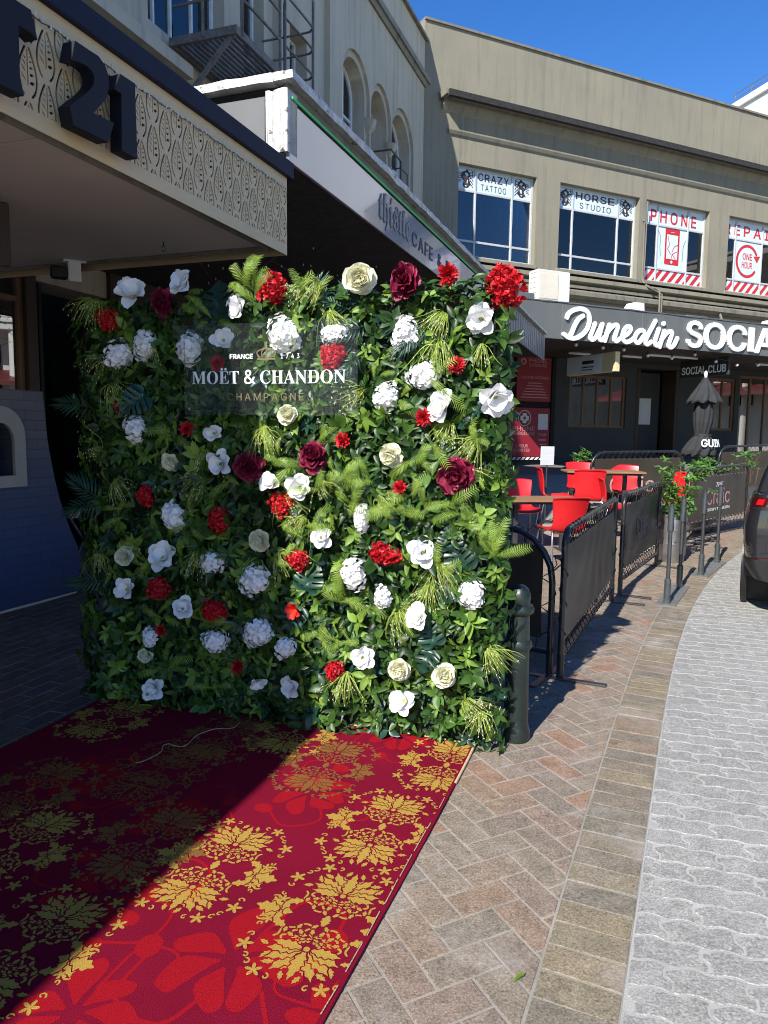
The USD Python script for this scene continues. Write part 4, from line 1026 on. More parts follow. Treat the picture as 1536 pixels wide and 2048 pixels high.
# the canopy over it
DC = thing('club_canopy', 'grey canopy with big white script and block lettering along its front', 'canopy', (*C0, 0), RB)
DO = -3.66; D0, D1 = .55, 20.0; Z0, Z1 = 4.085, 4.955
for a, b in ((D0, 2.0), (2.003, 4.6), (4.603, 7.2), (7.203, 9.8), (9.803, 12.4), (12.403, D1)):
    obj('fascia_board', bx(a, b, DO, DO + .03, Z0, Z1, .005), 'sign_grey', DC)
obj('roof', [bx(D0, D1, DO + .03, .0, Z1 - .12, Z1 - .02)], 'wall_trim', DC)
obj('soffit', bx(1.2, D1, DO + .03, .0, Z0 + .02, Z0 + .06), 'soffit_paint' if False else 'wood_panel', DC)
obj('flashing', flashing(D0, D1, DO - .02, DO + .10, Z1 + .002, Z1 + .03, 'x', 60), 'end_panel', DC)
SX = 3.4439


def cs(P): return [onB(1090 + x / SX, 580 + y / SX, 3.70) for x, y in P]


strokes = [[(152, 190), (165, 160), (205, 135), (255, 130), (295, 155), (308, 205), (295, 260), (260, 305), (210, 332), (160, 326), (130, 304)], [(262, 178), (232, 200), (205, 245), (185, 295), (165, 322)],
           [(345, 232), (325, 285), (312, 325), (325, 342), (350, 325), (375, 280), (396, 235)], [(396, 235), (380, 290), (372, 332), (390, 345), (412, 325)],
           [(445, 240), (428, 300), (412, 350)], [(425, 300), (455, 260), (485, 240), (502, 252), (490, 295), (478, 338), (492, 352), (518, 335)],
           [(535, 322), (570, 302), (592, 270), (580, 250), (558, 260), (540, 295), (535, 335), (555, 358), (590, 350), (620, 325)],
           [(682, 285), (660, 276), (632, 300), (618, 342), (635, 364), (660, 350), (690, 302)], [(762, 212), (735, 262), (705, 320), (690, 358), (705, 374), (732, 356)],
           [(785, 268), (768, 320), (756, 364), (768, 382), (792, 366)], [(815, 234), (820, 230)],
           [(824, 282), (806, 340), (790, 392)], [(805, 340), (835, 300), (862, 284), (876, 298), (862, 345), (852, 383), (868, 395), (892, 375), (912, 332)]]
sc = unary_union([LineString(smoothline(cs(p), 5)).buffer(.056, 5) for p in strokes])
obj('script_lettering', wallpoly(sc.simplify(.004), DO - .055, DO - .01), 'letter_white', DC, label='white brush script word')
for ch, a, b in (('S', 1373, 1405), ('O', 1408, 1451), ('C', 1455, 1493), ('I', 1498, 1508), ('A', 1511, 1549), ('L', 1553, 1580)):
    ta, tb = onB(a, 670, 3.70)[0], onB(b, 680, 3.70)[0]
    if ch == 'I': m = bx(ta, tb, DO - .06, DO - .01, 4.17, 4.84, .006)
    else: m = sign_text(ch, .67, .05, True, tb - ta, (ta + tb) / 2, 4.17, DO - .01)
    obj('letter', m, 'letter_white', DC)
for x, s_ in ((4.6, .35), (10.0, .3)):
    vt = obj('roof_vent', hull([(x + a, DO + .5 + b * .4, z) for a, b, z in ((0, 0, Z1), (s_ * 1.6, 0, Z1), (0, 1, Z1), (s_ * 1.6, 1, Z1), (.25, .1, Z1 + s_), (s_ * 1.6, .1, Z1 + s_), (.25, .9, Z1 + s_), (s_ * 1.6, .9, Z1 + s_))]), 'plastic_white', DC)
obj('roof_vent', bx(.75, 1.35, DO + .25, DO + .75, Z1 - .02, Z1 + .22, .02), 'end_panel', DC)
obj('roof_vent', [bx(6.4, 7.2, DO + .2, DO + .6, Z1 - .02, Z1 + .10, .02)], 'end_panel', DC)

AC = thing('air_conditioner', 'cream outdoor air conditioner unit standing on the grey canopy', 'air conditioner', (*(C0 + DB * 1.50 + NB * 3.30), Z1 + .02), RB)
obj('casing', bx(0, .98, 0, .36, .05, .82, .02), 'plastic_cream', AC)
obj('grille', [bx(.05, .62, -.006, -.001, .12, .74)] + [bx(.06 + k * .03, .072 + k * .03, -.014, -.007, .13, .73) for k in range(19)], 'plastic_cream', AC)
obj('side_panel', bx(.66, .975, -.012, -.001, .07, .80, .004), 'plastic_white', AC)
obj('side_grille', [bx(-.014, -.002, .03 + k * .05, .045 + k * .05, .1, .78) for k in range(7)] + [bx(-.02, -.015, .02, .34, .15 + k * .12, .165 + k * .12) for k in range(6)], 'plastic_white', AC)
obj('foot', [bx(.08, .16, -.02, .38, 0, .048), bx(.80, .88, -.02, .38, 0, .048)], 'plastic_white', AC)

# signs, tubes and bulbs under that canopy
def under_canopy(px, t):
    """How far out from the wall a thing at t along it stands to be seen at px."""
    o = np.linspace(.3, 3.5, 200); P = C0 + DB * t + NB * o[:, None]; d = np.column_stack([P, np.full(200, 3.8)]) - EYE
    return float(o[np.argmin(np.abs(768 + FPX * (d @ CX) / (d @ CF) - px))])


t0 = onB(1240, 722, 3.35)[0]; o0 = under_canopy(1143, t0); L = 3.35 - o0; zt, zb = onB(1240, 703, 3.35)[1], onB(1240, 743, 3.35)[1]
hb = thing('hanging_light_sign', 'pale hanging box sign with small black print under the grey canopy', 'sign', (*(C0 + DB * t0 + NB * o0), 0), math.atan2(NB[1], NB[0]))
obj('box', bx(0, L, -.16, 0, zb, zt, .008), 'sign_cream', hb)
obj('face', bx(.02, L * .74, -.166, -.161, zb + .02, zt - .02), 'plastic_white', hb)
obj('print', bx(L * .34, L * .58, -.172, -.167, zb + .27, zb + .36), 'film_black', hb); obj('print', bx(L * .34, L * .58, -.172, -.167, zb + .17, zb + .20), 'film_black', hb); obj('print', bx(L * .34, L * .56, -.172, -.167, zb + .10, zb + .125), 'film_black', hb)
for x in (.2, L - .2): obj('hanger', bx(x - .01, x + .01, -.09, -.07, zt, Z0 + .02), 'iron', hb)
t0 = onB(1458, 735, 3.3)[0]; o0 = under_canopy(1366, t0); L = 3.3 - o0; zt, zb = onB(1458, 716, 3.3)[1], onB(1458, 747, 3.3)[1]
cl = thing('club_sign', 'black hanging sign reading social club in white capitals', 'sign', (*(C0 + DB * t0 + NB * o0), 0), math.atan2(NB[1], NB[0]))
obj('board', bx(-.04, L + .05, -.08, 0, zb - .04, zt + .05, .01), 'film_black', cl)
obj('lettering', [sign_text('SOCIAL CLUB', (zt - zb) * .48, .006, True, L * .96, L / 2, zb + .06, -.081)], 'letter_white', cl)
for x in (.2, L - .2): obj('hanger', bx(x - .01, x + .01, -.05, -.03, zt + .05, Z0 + .02), 'iron', cl)
for k, (p, q, o) in enumerate((((1297, 720), (1394, 731), 2.4), ((1137, 719), (1180, 716), 1.6), ((1244, 729), (1282, 732), 1.8), ((1512, 737), (1560, 741), 2.2))):
    ta, tb = onB(*p, o)[0], onB(*q, o)[0]; L = tb - ta; zz = Z0 - .06
    lt = thing('batten_light', ('long', 'short left', 'short middle', 'far right')[k] + ' pale tube light fixed under the grey canopy', 'light', (*(C0 + DB * ta + NB * o), zz), RB)
    obj('tube', bx(0, L, -.03, .03, 0, .06, .01), 'plastic_white', lt); obj('bracket', bx(.1, L - .1, -.02, .02, .061, .085), 'iron', lt)
sl = thing('festoon_lights', 'sagging string of clear globe bulbs below the grey canopy front', 'string lights', (*C0, 0), RB)
sp = [(x, y) for x, y in ((1152, 690), (1206, 696), (1248, 700), (1296, 712), (1344, 717), (1390, 710), (1432, 724), (1474, 731), (1516, 731), (1560, 736))]
sp = [onB(x, y - 3, 3.45) for x, y in sp]
obj('wire', tube(smoothline([(t, -3.45, z + .06) for t, z in sp], 4), .008, 5), 'cord_black', sl)
for t, z in sp:
    bl = thing('bulb', parent=sl)
    obj('glass', ball((t, -3.45, z - .03), .045, 2), 'bulb_glass', bl, smooth=True); obj('socket', lathe([(0, .10), (.022, .10), (.026, .02), (.02, .0), (0, .0)], 8, (t, -3.45, z - .01)), 'car_trim', bl)

# far white building behind the parapet
a = at_depth(1463, 212, 40.0); hd = math.radians(-13.9); d = np.array([-math.sin(hd), -math.cos(hd)])
FW = thing('white_building', 'white flat roofed building rising behind the beige parapet', 'building', (a[0], a[1], 0), math.atan2(d[1], d[0]))
zt = float(a[2])
obj('wall', bx(0, 14, 0, 8, 8, zt - .35), 'facade_white', FW); obj('parapet', bx(-.15, 14, -.15, 8, zt - .35, zt, .03), 'facade_white', FW)
obj('railing', [tube([(-.1, .2, zt + h), (14, .2, zt + h)], .02, 6) for h in (.35, .6)] + [tube([(x, .2, zt), (x, .2, zt + .6)], .02, 6) for x in np.arange(0, 14, 1.2)], 'iron', FW)

# ---------------------------------------------------------------- the flower wall
WL, WR = np.array([-1.716, 4.356]), np.array([.589, 3.687])
WD = (WR - WL) / np.linalg.norm(WR - WL); WN = np.array([WD[1], -WD[0]])      # along it; towards the viewer
RW = math.atan2(WD[1], WD[0]); WWID = float(np.linalg.norm(WR - WL)); WZ = .075; WTOP = 2.40
FWL = thing('flower_wall', 'square wall of artificial leaves, ferns and white, red and wine flowers on the carpet end', 'flower wall', (*WL, WZ), RW)


def on_wall(px, py, off=.10):
    a, z = front(px, py, WD, WN, off, WL); return np.array([a, -off, z - WZ])


obj('backing_panel', [bx(.05, WWID - .05, -.03, .03, .02, WTOP - WZ - .1)], 'backing_green', FWL)
obj('stand', [bx(x, x + .04, .03, .07, -.03, WTOP - .2) for x in (.1, 1.2, WWID - .14)] + [bar((x + .02, .05, 1.6), (x + .02, .75, -.03), .035) for x in (.1, WWID - .14)] , 'steel_dark', FWL)
r6 = np.random.default_rng(21)


def leaf_mesh(L=1.0, Wd=.42, fold=.12, curl=.18, nu=6, nv=3, tip=.75):
    """A leaf along +y from the origin, its face towards +z."""
    def fn(U, V):
        w = Wd * .5 * np.sin(pi * U ** tip) ** .9
        return np.stack([V * w, L * U, fold * np.abs(V) * w * 2 - curl * U ** 2 * L + .02 * np.sin(U * 9) * V], -1)
    return grid(fn, np.linspace(0.0, 1, nu), np.linspace(-1, 1, nv))


LT = [leaf_mesh(1, .44, .25, .20), leaf_mesh(1, .36, .18, .32), leaf_mesh(1, .52, .15, .12)]
# sprigs: stems that end in a spray of leaves
sprigs = []
for i in range(int(WWID / .056) + 3):
    for j in range(int((WTOP - WZ) / .056) + 2):
        x = (i - .6) * .056 + r6.normal(0, .02); z = .0 + (j + .1) * .056 + r6.normal(0, .02)
        ex = min(x, WWID - x); ez = WTOP - WZ - z
        if ex < -.03 or ez < -.02: continue
        y = -.045 - r6.random() * .085 - .02 * math.sin(x * 5.1 + z * 3.3)
        n = np.array([r6.normal(0, .35), -1, r6.normal(.12, .35)])
        if ex < .05: n[0] += (-.9 if x < 1 else .9); y += .02
        if ez < .05: n[2] += .8
        sprigs.append((x, y, z, n))
for k in range(150):   # ragged sides and top
    t = r6.random(); side = r6.integers(0, 3)
    x, z = ((r6.normal(-.03, .02), t * 2.2), (r6.normal(WWID + .02, .02), t * 2.2), (t * WWID, WTOP - WZ + r6.normal(.01, .02)))[side]
    sprigs.append((x, -.02 - r6.random() * .08, z, np.array([(-1.2, 1.2, 0)[side], -.6, (0, 0, 1.3)[side]])))
LV = {m: [[], [], []] for m in ('leaf_dark', 'leaf_mid', 'leaf_young', 'leaf_blue')}
allv = []
for x, y, z, n in sprigs:
    mtl = r6.choice(['leaf_dark', 'leaf_mid', 'leaf_young', 'leaf_blue'], p=[.44, .38, .14, .04])
    Fm = frameof(n, r6.random() * 6.28); k = r6.integers(5, 9); kind = r6.integers(0, 3); Lb = r6.uniform(.050, .086)
    for q in range(k):
        th = 2 * pi * q / k + r6.normal(0, .25); tilt = r6.uniform(.25, .62) if q % 2 else r6.uniform(.05, .35)
        Rm = Fm @ rot([0, 0, 1], th) @ rot([1, 0, 0], tilt) @ rot([0, 1, 0], r6.normal(0, .35))
        L = Lb * r6.uniform(.75, 1.2); LV[mtl][kind].append((Rm * L, np.array([x, y, z]) + Fm[:, 2] * r6.normal(0, .012)))
big = []
for mtl, kinds in LV.items():
    for kd, items in enumerate(kinds):
        for a, b in items: big.append((np.linalg.norm(a[:, 0]) * (2 if b[0] > .9 else 1) * (1.3 - b[1] * -4 * -1 if False else 1 + 3 * -b[1]), mtl, kd, a, b))
order = sorted(range(len(big)), key=lambda i: -big[i][0]); top = order[:300]; topset = set(top)
for i in top:
    _, mtl, kd, a, b = big[i]
    obj('leaf', turned(LT[kd], a, b), mtl, FWL, smooth=True)
for mtl in LV:
    ms = [scatter(np.asarray(LT[kd].vertices), np.asarray(LT[kd].faces), np.array([g[3] for g in sel]), np.array([g[4] for g in sel]))
          for kd in range(3) for sel in [[big[i] for i in range(len(big)) if i not in topset and big[i][1] == mtl and big[i][2] == kd]] if sel]
    obj('foliage', join(ms), mtl, FWL, smooth=True, kind='stuff')


def petal(L, W, p0, p1, cup, th, base=.0, z0=0., nu=6, nv=5, shape=.75, ruf=0., rr=None):
    """A petal that leaves the flower's axis (+z) at angle p0 and bends to p1; th turns it round the axis."""
    us = np.linspace(0, 1, nu); ang = p0 + (p1 - p0) * us; du = L / (nu - 1)
    rr_ = base + np.concatenate([[0], np.cumsum(np.sin((ang[1:] + ang[:-1]) / 2) * du)]); zz = z0 + np.concatenate([[0], np.cumsum(np.cos((ang[1:] + ang[:-1]) / 2) * du)])
    ph = rr.random() * 6 if rr is not None else 0
    vs = np.linspace(-1, 1, nv); P = np.zeros((nu, nv, 3))
    for i, u in enumerate(us):
        w = W * (.20 + .80 * math.sin(pi / 2 * min(1, u / .62)) ** .9) * (1 if u < .62 else math.sqrt(max(0, 1 - ((u - .62) / .40) ** 2.2))) if shape < 2 else W * (.25 + .75 * u ** .7)
        lift = cup * vs ** 2 * w + ruf * L * u * np.sin(vs * 5 + ph + u * 3)
        P[i, :, 0] = rr_[i] - np.cos(ang[i]) * lift; P[i, :, 2] = zz[i] + np.sin(ang[i]) * lift; P[i, :, 1] = vs * w
    c, s = math.cos(th), math.sin(th)
    v = P.reshape(-1, 3); v = np.stack([v[:, 0] * c - v[:, 1] * s, v[:, 0] * s + v[:, 1] * c, v[:, 2]], 1)
    i, j = np.meshgrid(np.arange(nu - 1), np.arange(nv - 1), indexing='ij')
    q = np.stack([i * nv + j, (i + 1) * nv + j, (i + 1) * nv + j + 1, i * nv + j + 1], -1).reshape(-1, 4)
    return T(v, np.vstack([q[:, [0, 1, 2]], q[:, [0, 2, 3]]]))


def whorls(spec, r, jit=.12, **kw):
    out, a0 = [], r.random() * 6
    for n, L, W, p0, p1, cup, z0 in spec:
        a0 += pi / n
        for k in range(n):
            out.append(petal(L * r.uniform(.9, 1.1), W * r.uniform(.9, 1.1), p0 + r.normal(0, jit), p1 + r.normal(0, jit), cup, a0 + 2 * pi * k / n + r.normal(0, jit), .04, z0, rr=r, **kw))
    return join(out)


def magnolia(r): return whorls([(6, 1.02, .40, .55, 1.35, .55, 0), (4, .85, .42, .25, .95, .7, .04)], r, .2, ruf=.035, nu=8, nv=7)
def rose(r): return whorls([(6, .90, .56, 1.1, 1.6, .45, -.10), (6, .88, .56, .8, 1.15, .65, -.02), (6, .82, .52, .5, .75, .9, .04), (5, .74, .46, .3, .35, 1.0, .10), (5, .62, .36, .15, -.1, 1.1, .16), (4, .48, .24, .1, -.5, 1.3, .22)], r, .1)
def peony(r): return whorls([(8, 1.0, .44, 1.1, 1.6, .4, -.10), (8, .96, .42, .9, 1.2, .5, -.02), (8, .9, .38, .65, .85, .6, .05), (8, .84, .32, .42, .6, .6, .1), (7, .74, .26, .2, .35, .6, .15), (6, .6, .2, .05, .1, .6, .2)], r, .2, ruf=.07)
def dahlia(r): return whorls([(16, .95, .15, 1.2, 1.6, .5, -.05), (15, .92, .15, 1.0, 1.2, .5, .0), (14, .85, .14, .7, .85, .5, .04), (12, .75, .13, .45, .5, .5, .08), (9, .62, .12, .2, .2, .5, .12)], r, .16, nu=5, nv=3)
def lily(r): return whorls([(6, 1.1, .36, .35, 1.1, .5, 0)], r, .12)


def dome(n, fn, r, rx=1.0, ry=1.0, lump=.12, core=.72):
    out = []; ph = r.random(4) * 6
    if core:
        b = trimesh.creation.icosphere(2, core); out.append(T(np.asarray(b.vertices) * [rx, ry, .75], b.faces))
    for k in range(n):
        z = 1 - 1.3 * (k + .5) / n; a = k * 2.39996 + r.normal(0, .12); rho = math.sqrt(max(0, 1 - z * z))
        nrm = np.array([rho * math.cos(a), rho * math.sin(a), z]); d = 1 + r.normal(0, lump) + .13 * math.sin(2 * a + ph[0]) * rho + .09 * math.sin(3 * a + ph[1]) * rho
        p = nrm * d * np.array([rx, ry, .75]); m = fn(r)
        out.append(turned(m, frameof(nrm + r.normal(0, .28, 3), r.random() * 6.28), p * .84))
    return join(out)


def floret(r):
    L = r.uniform(.15, .205); return join([petal(L, L * .58, 1.1, 1.5, .2, pi / 2 * k + r.normal(0, .12), .01, 0, nu=4, nv=3, rr=r) for k in range(4)])


def frill(r): return join([petal(r.uniform(.18, .27), r.uniform(.12, .17), .1 + .35 * q, .5 + .4 * q, .1, r.random() * 6.28, .01, -.1, nu=4, nv=5, ruf=.10, rr=r) for q in range(3)])


_rf = np.random.default_rng(404)
FLORETS, FRILLS = [floret(_rf) for _ in range(14)], [frill(_rf) for _ in range(18)]
def hydrangea(r, rx=1., ry=1.): return dome(88, lambda r: FLORETS[r.integers(0, 14)], r, rx, ry, .06)
def carnation(r, rx=1., ry=1.): return dome(95, lambda r: FRILLS[r.integers(0, 18)], r, rx, ry, .07)


FLOWERS = []
def fl(kind, *rows):
    for row in rows: FLOWERS.append((kind, *row, *((row[2],) if len(row) == 3 else ())))


fl('white_magnolia', (265, 587, 33), (367, 570, 33), (447, 680, 26), (478, 617, 28), (428, 866, 24, 17), (440, 928, 26), (325, 1115, 33), (252, 1178, 24), (365, 1218, 26), (307, 1376, 26), (962, 637, 30), (884, 815, 30), (990, 795, 32), (541, 966, 25), (600, 974, 26), (642, 1075, 21), (845, 1106, 29), (838, 1233, 26), (725, 1316, 25), (806, 1402, 27), (585, 1370, 26), (514, 1364, 19))
fl('white_hydrangea', (228, 708, 33, 29), (283, 688, 20, 31), (375, 695, 28, 33), (266, 857, 28), (344, 1035, 24, 32), (422, 1125, 27), (502, 1157, 33), (295, 1276, 15, 20), (428, 1283, 28, 26), (512, 1270, 29), (569, 1297, 23), (560, 667, 34), (667, 668, 27, 22), (810, 668, 27, 33), (845, 748, 30, 26), (770, 792, 28), (720, 1036, 16, 27), (705, 1150, 26, 31), (763, 1198, 18, 20), (942, 1190, 28), (930, 620, 1))
fl('cream_rose', (342, 925, 22), (518, 1081, 22), (248, 1113, 22), (290, 1311, 17), (719, 557, 31), (574, 828, 21), (782, 911, 23), (798, 1340, 23), (889, 1351, 24))
fl('red_carnation', (210, 637, 28, 26), (286, 992, 21, 24), (435, 1037, 27), (312, 1176, 28), (423, 1222, 29), (540, 578, 35, 31), (1005, 570, 37, 47), (561, 1010, 30, 26), (591, 1122, 25), (765, 1110, 32, 23), (668, 1343, 22))
fl('pink_carnation', (660, 710, 28, 27))
fl('wine_peony', (322, 602, 22, 30), (497, 933, 31), (628, 912, 28, 31), (808, 560, 25, 34), (913, 951, 34))
fl('red_dahlia', (434, 725, 16), (239, 815, 12), (373, 857, 15), (321, 1261, 13), (474, 1334, 15), (897, 549, 21), (912, 730, 16), (684, 880, 18), (798, 975, 16), (848, 835, 18))
fl('scarlet_lily', (590, 1220, 22))
MATS = dict(white_magnolia='petal_white', white_hydrangea='petal_white', cream_rose='petal_cream', red_carnation='petal_red', pink_carnation='petal_pink', wine_peony='petal_wine', red_dahlia='petal_red', scarlet_lily='petal_scarlet')
for i, (kind, px, py, rx, ry) in enumerate(FLOWERS):
    if rx < 3: continue
    r = np.random.default_rng(1000 + i); off = .15 + r.uniform(0, .03)
    c = on_wall(px, py, off); big_ = dict(white_magnolia=1.18, white_hydrangea=1.08, cream_rose=1.05).get(kind, 1.0) * r.uniform(.94, 1.08); sx, sy = big_ * rx * 3.95 / FPX, big_ * ry * 3.95 / FPX; R = max(sx, sy)
    n = np.array([r.normal(.0, .28), -1, r.normal(.08, .28)])
    if kind in ('white_hydrangea', 'red_carnation', 'pink_carnation'):
        n = np.array([r.normal(0, .12), -1, r.normal(.05, .12)]); Fm = frameof(n)        # x across, y up
        g = (hydrangea if kind == 'white_hydrangea' else carnation)(r, sx / R, sy / R); g.vertices *= R * .97
        obj(kind, turned(g, Fm, c + Fm[:, 2] * -.35 * R), MATS[kind], FWL, smooth=True)
    else:
        g = dict(white_magnolia=magnolia, cream_rose=rose, wine_peony=peony, red_dahlia=dahlia, scarlet_lily=lily)[kind](r)
        Fm = frameof(n, r.random() * 6.28); s_ = R * (.98 if kind in ('white_magnolia', 'scarlet_lily') else 1.05); g.vertices *= s_
        up = turned(g, Fm); v = np.asarray(up.vertices)
        if abs(sx - sy) > .004: v[:, 0] *= sx / R; v[:, 2] *= sy / R
        f_ = obj(kind, T(v + c - Fm[:, 2] * .3 * R, up.faces), MATS[kind], FWL, smooth=True)
        if kind == 'white_magnolia':
            obj('stamen', turned(join([ball((0, 0, .2 * s_), .11 * s_, 2)] + [ball((.11 * s_ * math.cos(t), .11 * s_ * math.sin(t), .22 * s_ + .02 * s_ * math.sin(3 * t)), .04 * s_, 1) for t in np.linspace(0, 6, 9)]), Fm, c - Fm[:, 2] * .3 * R), 'pollen' if r.random() < .6 else 'pollen_dark', FWL, smooth=True)


def frond(r, L, droop, broad=.17, n=20, lw=.030, sweep=.5):
    """A fern frond: bent rib with narrow leaflets on both sides. Along +y, face +z."""
    t = np.linspace(0, 1, n + 2); side = r.normal(0, .12)
    rib = np.stack([side * t ** 2 * L, L * (t - .15 * droop * t ** 2), L * (.30 * np.sin(t * 1.9) - droop * .62 * t ** 2.2)], 1)
    out = [tube(rib, np.linspace(.0022, .0006, n + 2), 4)]
    v, f = [], []
    for k in range(1, n + 1):
        d = rib[k + 1] - rib[k - 1]; d /= np.linalg.norm(d); s = np.cross(d, [0, 0, 1.0]); s /= np.linalg.norm(s); u = np.cross(s, d)
        ll = L * broad * (math.sin(pi * min(1, (.12 + .88 * (1 - t[k]))) ** .8) ** .75 + .08) * r.uniform(.9, 1.1)
        for sg in (-1, 1):
            e = s * sg + d * sweep; e /= np.linalg.norm(e); b0 = len(v); w = d * L * .021
            tip = rib[k] + e * ll + u * ll * r.normal(-.15, .12)
            mid = rib[k] + e * ll * .5 + u * ll * .06
            v += [rib[k] - w * .5, rib[k] + w * .5, mid + w * .55, mid - w * .45, tip]; f += [[b0, b0 + 1, b0 + 2], [b0, b0 + 2, b0 + 3], [b0 + 3, b0 + 2, b0 + 4]]
    return join(out + [T(v, f)])


FERNS = [(500, 575, 7, 1.0, 1.0), (520, 600, 4, 1, 1), (430, 640, 6, .8, 0), (370, 600, 5, .8, 0), (640, 985, 5, 1, 0), (690, 955, 6, 1, 0), (735, 960, 5, 1, 0), (700, 1010, 5, 1, 0), (800, 1020, 6, 1, 0), (830, 990, 5, 1, 0), (870, 880, 5, .9, 0), (905, 1000, 5, 1, 0), (920, 1040, 4, 1, 0), (850, 920, 4, .9, 0),
         (690, 1200, 6, 1, 0), (740, 1215, 4, .9, 0), (600, 930, 4, .9, 0), (470, 960, 4, .8, 0), (985, 1105, 6, 1.1, 0), (880, 1150, 4, .9, 0), (640, 1270, 4, .9, 0), (690, 1280, 4, .9, 0), (790, 800, 4, .8, 0), (870, 770, 5, 1, 0), (640, 880, 4, .8, 0), (350, 870, 6, .9, 0), (330, 1230, 4, .9, 0), (340, 1330, 5, .9, 0), (430, 1370, 4, .9, 0), (290, 1120, 5, .8, 0), (380, 1045, 4, .9, 0), (250, 1020, 4, .8, 0), (560, 920, 3, .8, 0), (950, 880, 4, .8, 0), (620, 600, 4, .9, .5), (620, 1060, 4, .9, 0), (580, 1130, 3, .8, 0), (760, 745, 3, .8, 0), (470, 1250, 3, .8, 0), (800, 1245, 4, .8, 0)]
for i, (px, py, n, s_, up) in enumerate(FERNS):
    r = np.random.default_rng(3000 + i); c = on_wall(px, py, .12)
    for k in range(n):
        a = r.uniform(-2.6, 2.6) if not up else r.uniform(-1.1, 1.1)
        Rm = frameof((r.normal(0, .2), -1, .25)) @ rot([0, 0, 1], a) @ rot([1, 0, 0], r.uniform(.15, .75))
        obj('fern_frond', turned(frond(r, s_ * r.uniform(.13, .21), r.uniform(.5, 1.1)), Rm, c + r.normal(0, .02, 3)), 'fern_green' if r.random() < .85 else 'leaf_young', FWL, smooth=True)


def spray(r, L, n, lean):
    """A tuft of thin hanging blades with pale seed tips."""
    v, f, tips = [], [], []; roll = r.normal(0, .55) + lean; up = r.uniform(.1, .5); wide = r.uniform(.35, .7)
    for k in range(n):
        a = r.normal(0, wide); out = r.uniform(.15, .8); ll = L * r.uniform(.45, 1.25); P = []; cv = r.normal(0, .25); h0 = r.uniform(.5, 1.3) * up
        for t in np.linspace(0, 1, 8):
            x = ll * (math.sin(a) * t * .8 + cv * t * t); y = -out * ll * .5 * math.sin(min(1.5, t * 1.9)); z = ll * (h0 * math.sin(t * 2.4) - .9 * t ** 1.5)
            P.append((x * math.cos(roll) - z * math.sin(roll), y, x * math.sin(roll) + z * math.cos(roll) + .008 * math.sin(t * 9 + k)))
        P = np.array(P); w = np.array([.0013, .0018, .0018, .0017, .0015, .0013, .001, .0005]); b0 = len(v)
        sd = np.array([math.cos(a * 1.7), .4 * math.sin(k), math.sin(a)]); sd /= np.linalg.norm(sd)
        for p, ww in zip(P, w): v += [p - sd * ww, p + sd * ww]
        for q in range(7): f += [[b0 + 2 * q, b0 + 2 * q + 1, b0 + 2 * q + 3], [b0 + 2 * q, b0 + 2 * q + 3, b0 + 2 * q + 2]]
        if r.random() < .45:
            for t in (5, 6, 7):
                if r.random() < .7: tips.append(hull(P[t] + np.array([[0, 0, .007], [0, 0, -.007], [.0022, 0, 0], [-.0022, 0, 0], [0, .0022, 0], [0, -.0022, 0]]) @ rot([0, 1, 0], r.normal(0, .5))))
    return T(v, f), tips


SPRAYS = [(720, 790, .20, 60), (530, 855, .19, 55), (890, 630, .20, 50), (880, 690, .20, 50), (955, 880, .20, 55), (880, 1130, .22, 65), (860, 1175, .18, 40), (695, 1345, .20, 55), (800, 1230, .18, 50), (935, 1405, .19, 60), (960, 1430, .15, 30), (980, 1300, .20, 45), (640, 565, .18, 50), (610, 580, .15, 35), (205, 610, .2, 40), (185, 600, .18, 40), (215, 720, .18, 35), (230, 770, .2, 35), (205, 900, .2, 30), (235, 960, .22, 40), (400, 1110, .2, 40), (560, 1105, .2, 35), (410, 960, .2, 35), (415, 900, .18, 30), (660, 625, .18, 40), (610, 1040, .18, 45), (570, 1000, .16, 30), (920, 940, .2, 40), (250, 1090, .2, 40), (205, 1110, .18, 30), (300, 690, .18, 35), (520, 1130, .18, 30), (900, 850, .16, 30), (965, 690, .15, 25), (760, 1000, .16, 30), (640, 960, .16, 30)]
for i, (px, py, L, n) in enumerate(SPRAYS):
    r = np.random.default_rng(5000 + i); c = on_wall(px, py, .13); m, tips = spray(r, L * .82, n, r.normal(0, .25) - (.5 if px < 210 else 0))
    g = obj('grass_spray', moved(m, c), 'grass_green', FWL, smooth=True)
    if tips: obj('seed_tips', moved(join(tips), c), 'tip_cream', FWL)


def monstera(r, L):
    out = [(0, 0), (-.30, -.10), (-.52, .08), (-.56, .38), (-.44, .72), (-.2, .95), (0, 1.08), (.2, .95), (.44, .72), (.56, .38), (.52, .08), (.30, -.10)]
    pg = Polygon(smoothline(out + [out[0]], 4)).buffer(0)
    for sg in (-1, 1):
        for k, t in enumerate((.12, .32, .52, .70)):
            pg = pg.difference(LineString([(sg * .14, t), (sg * .62, t + .10 + .05 * k)]).buffer(.022 + .004 * k, cap_style=2))
    pg = pg if pg.geom_type == 'Polygon' else max(pg.geoms, key=lambda g: g.area)
    v, f = trimesh.creation.triangulate_polygon(pg.simplify(.006), engine='earcut')
    v3, f3 = trimesh.remesh.subdivide_to_size(np.column_stack([v, np.zeros(len(v))]), f, .16)
    x, y = v3[:, 0], v3[:, 1]
    v3[:, 2] = .30 * np.abs(x) - .35 * x ** 2 - .30 * y ** 2 + .03 * np.sin(14 * (y - .4 * np.abs(x)))
    m = T(v3 * L, f3); m.merge_vertices(); return join([T(m.vertices, m.faces), tube([(0, -.5 * L, -.1 * L), (0, 0, .0), (0, .6 * L, -.1 * L), (0, 1.0 * L, -.3 * L)], [.003, .003, .002, .001], 5)])


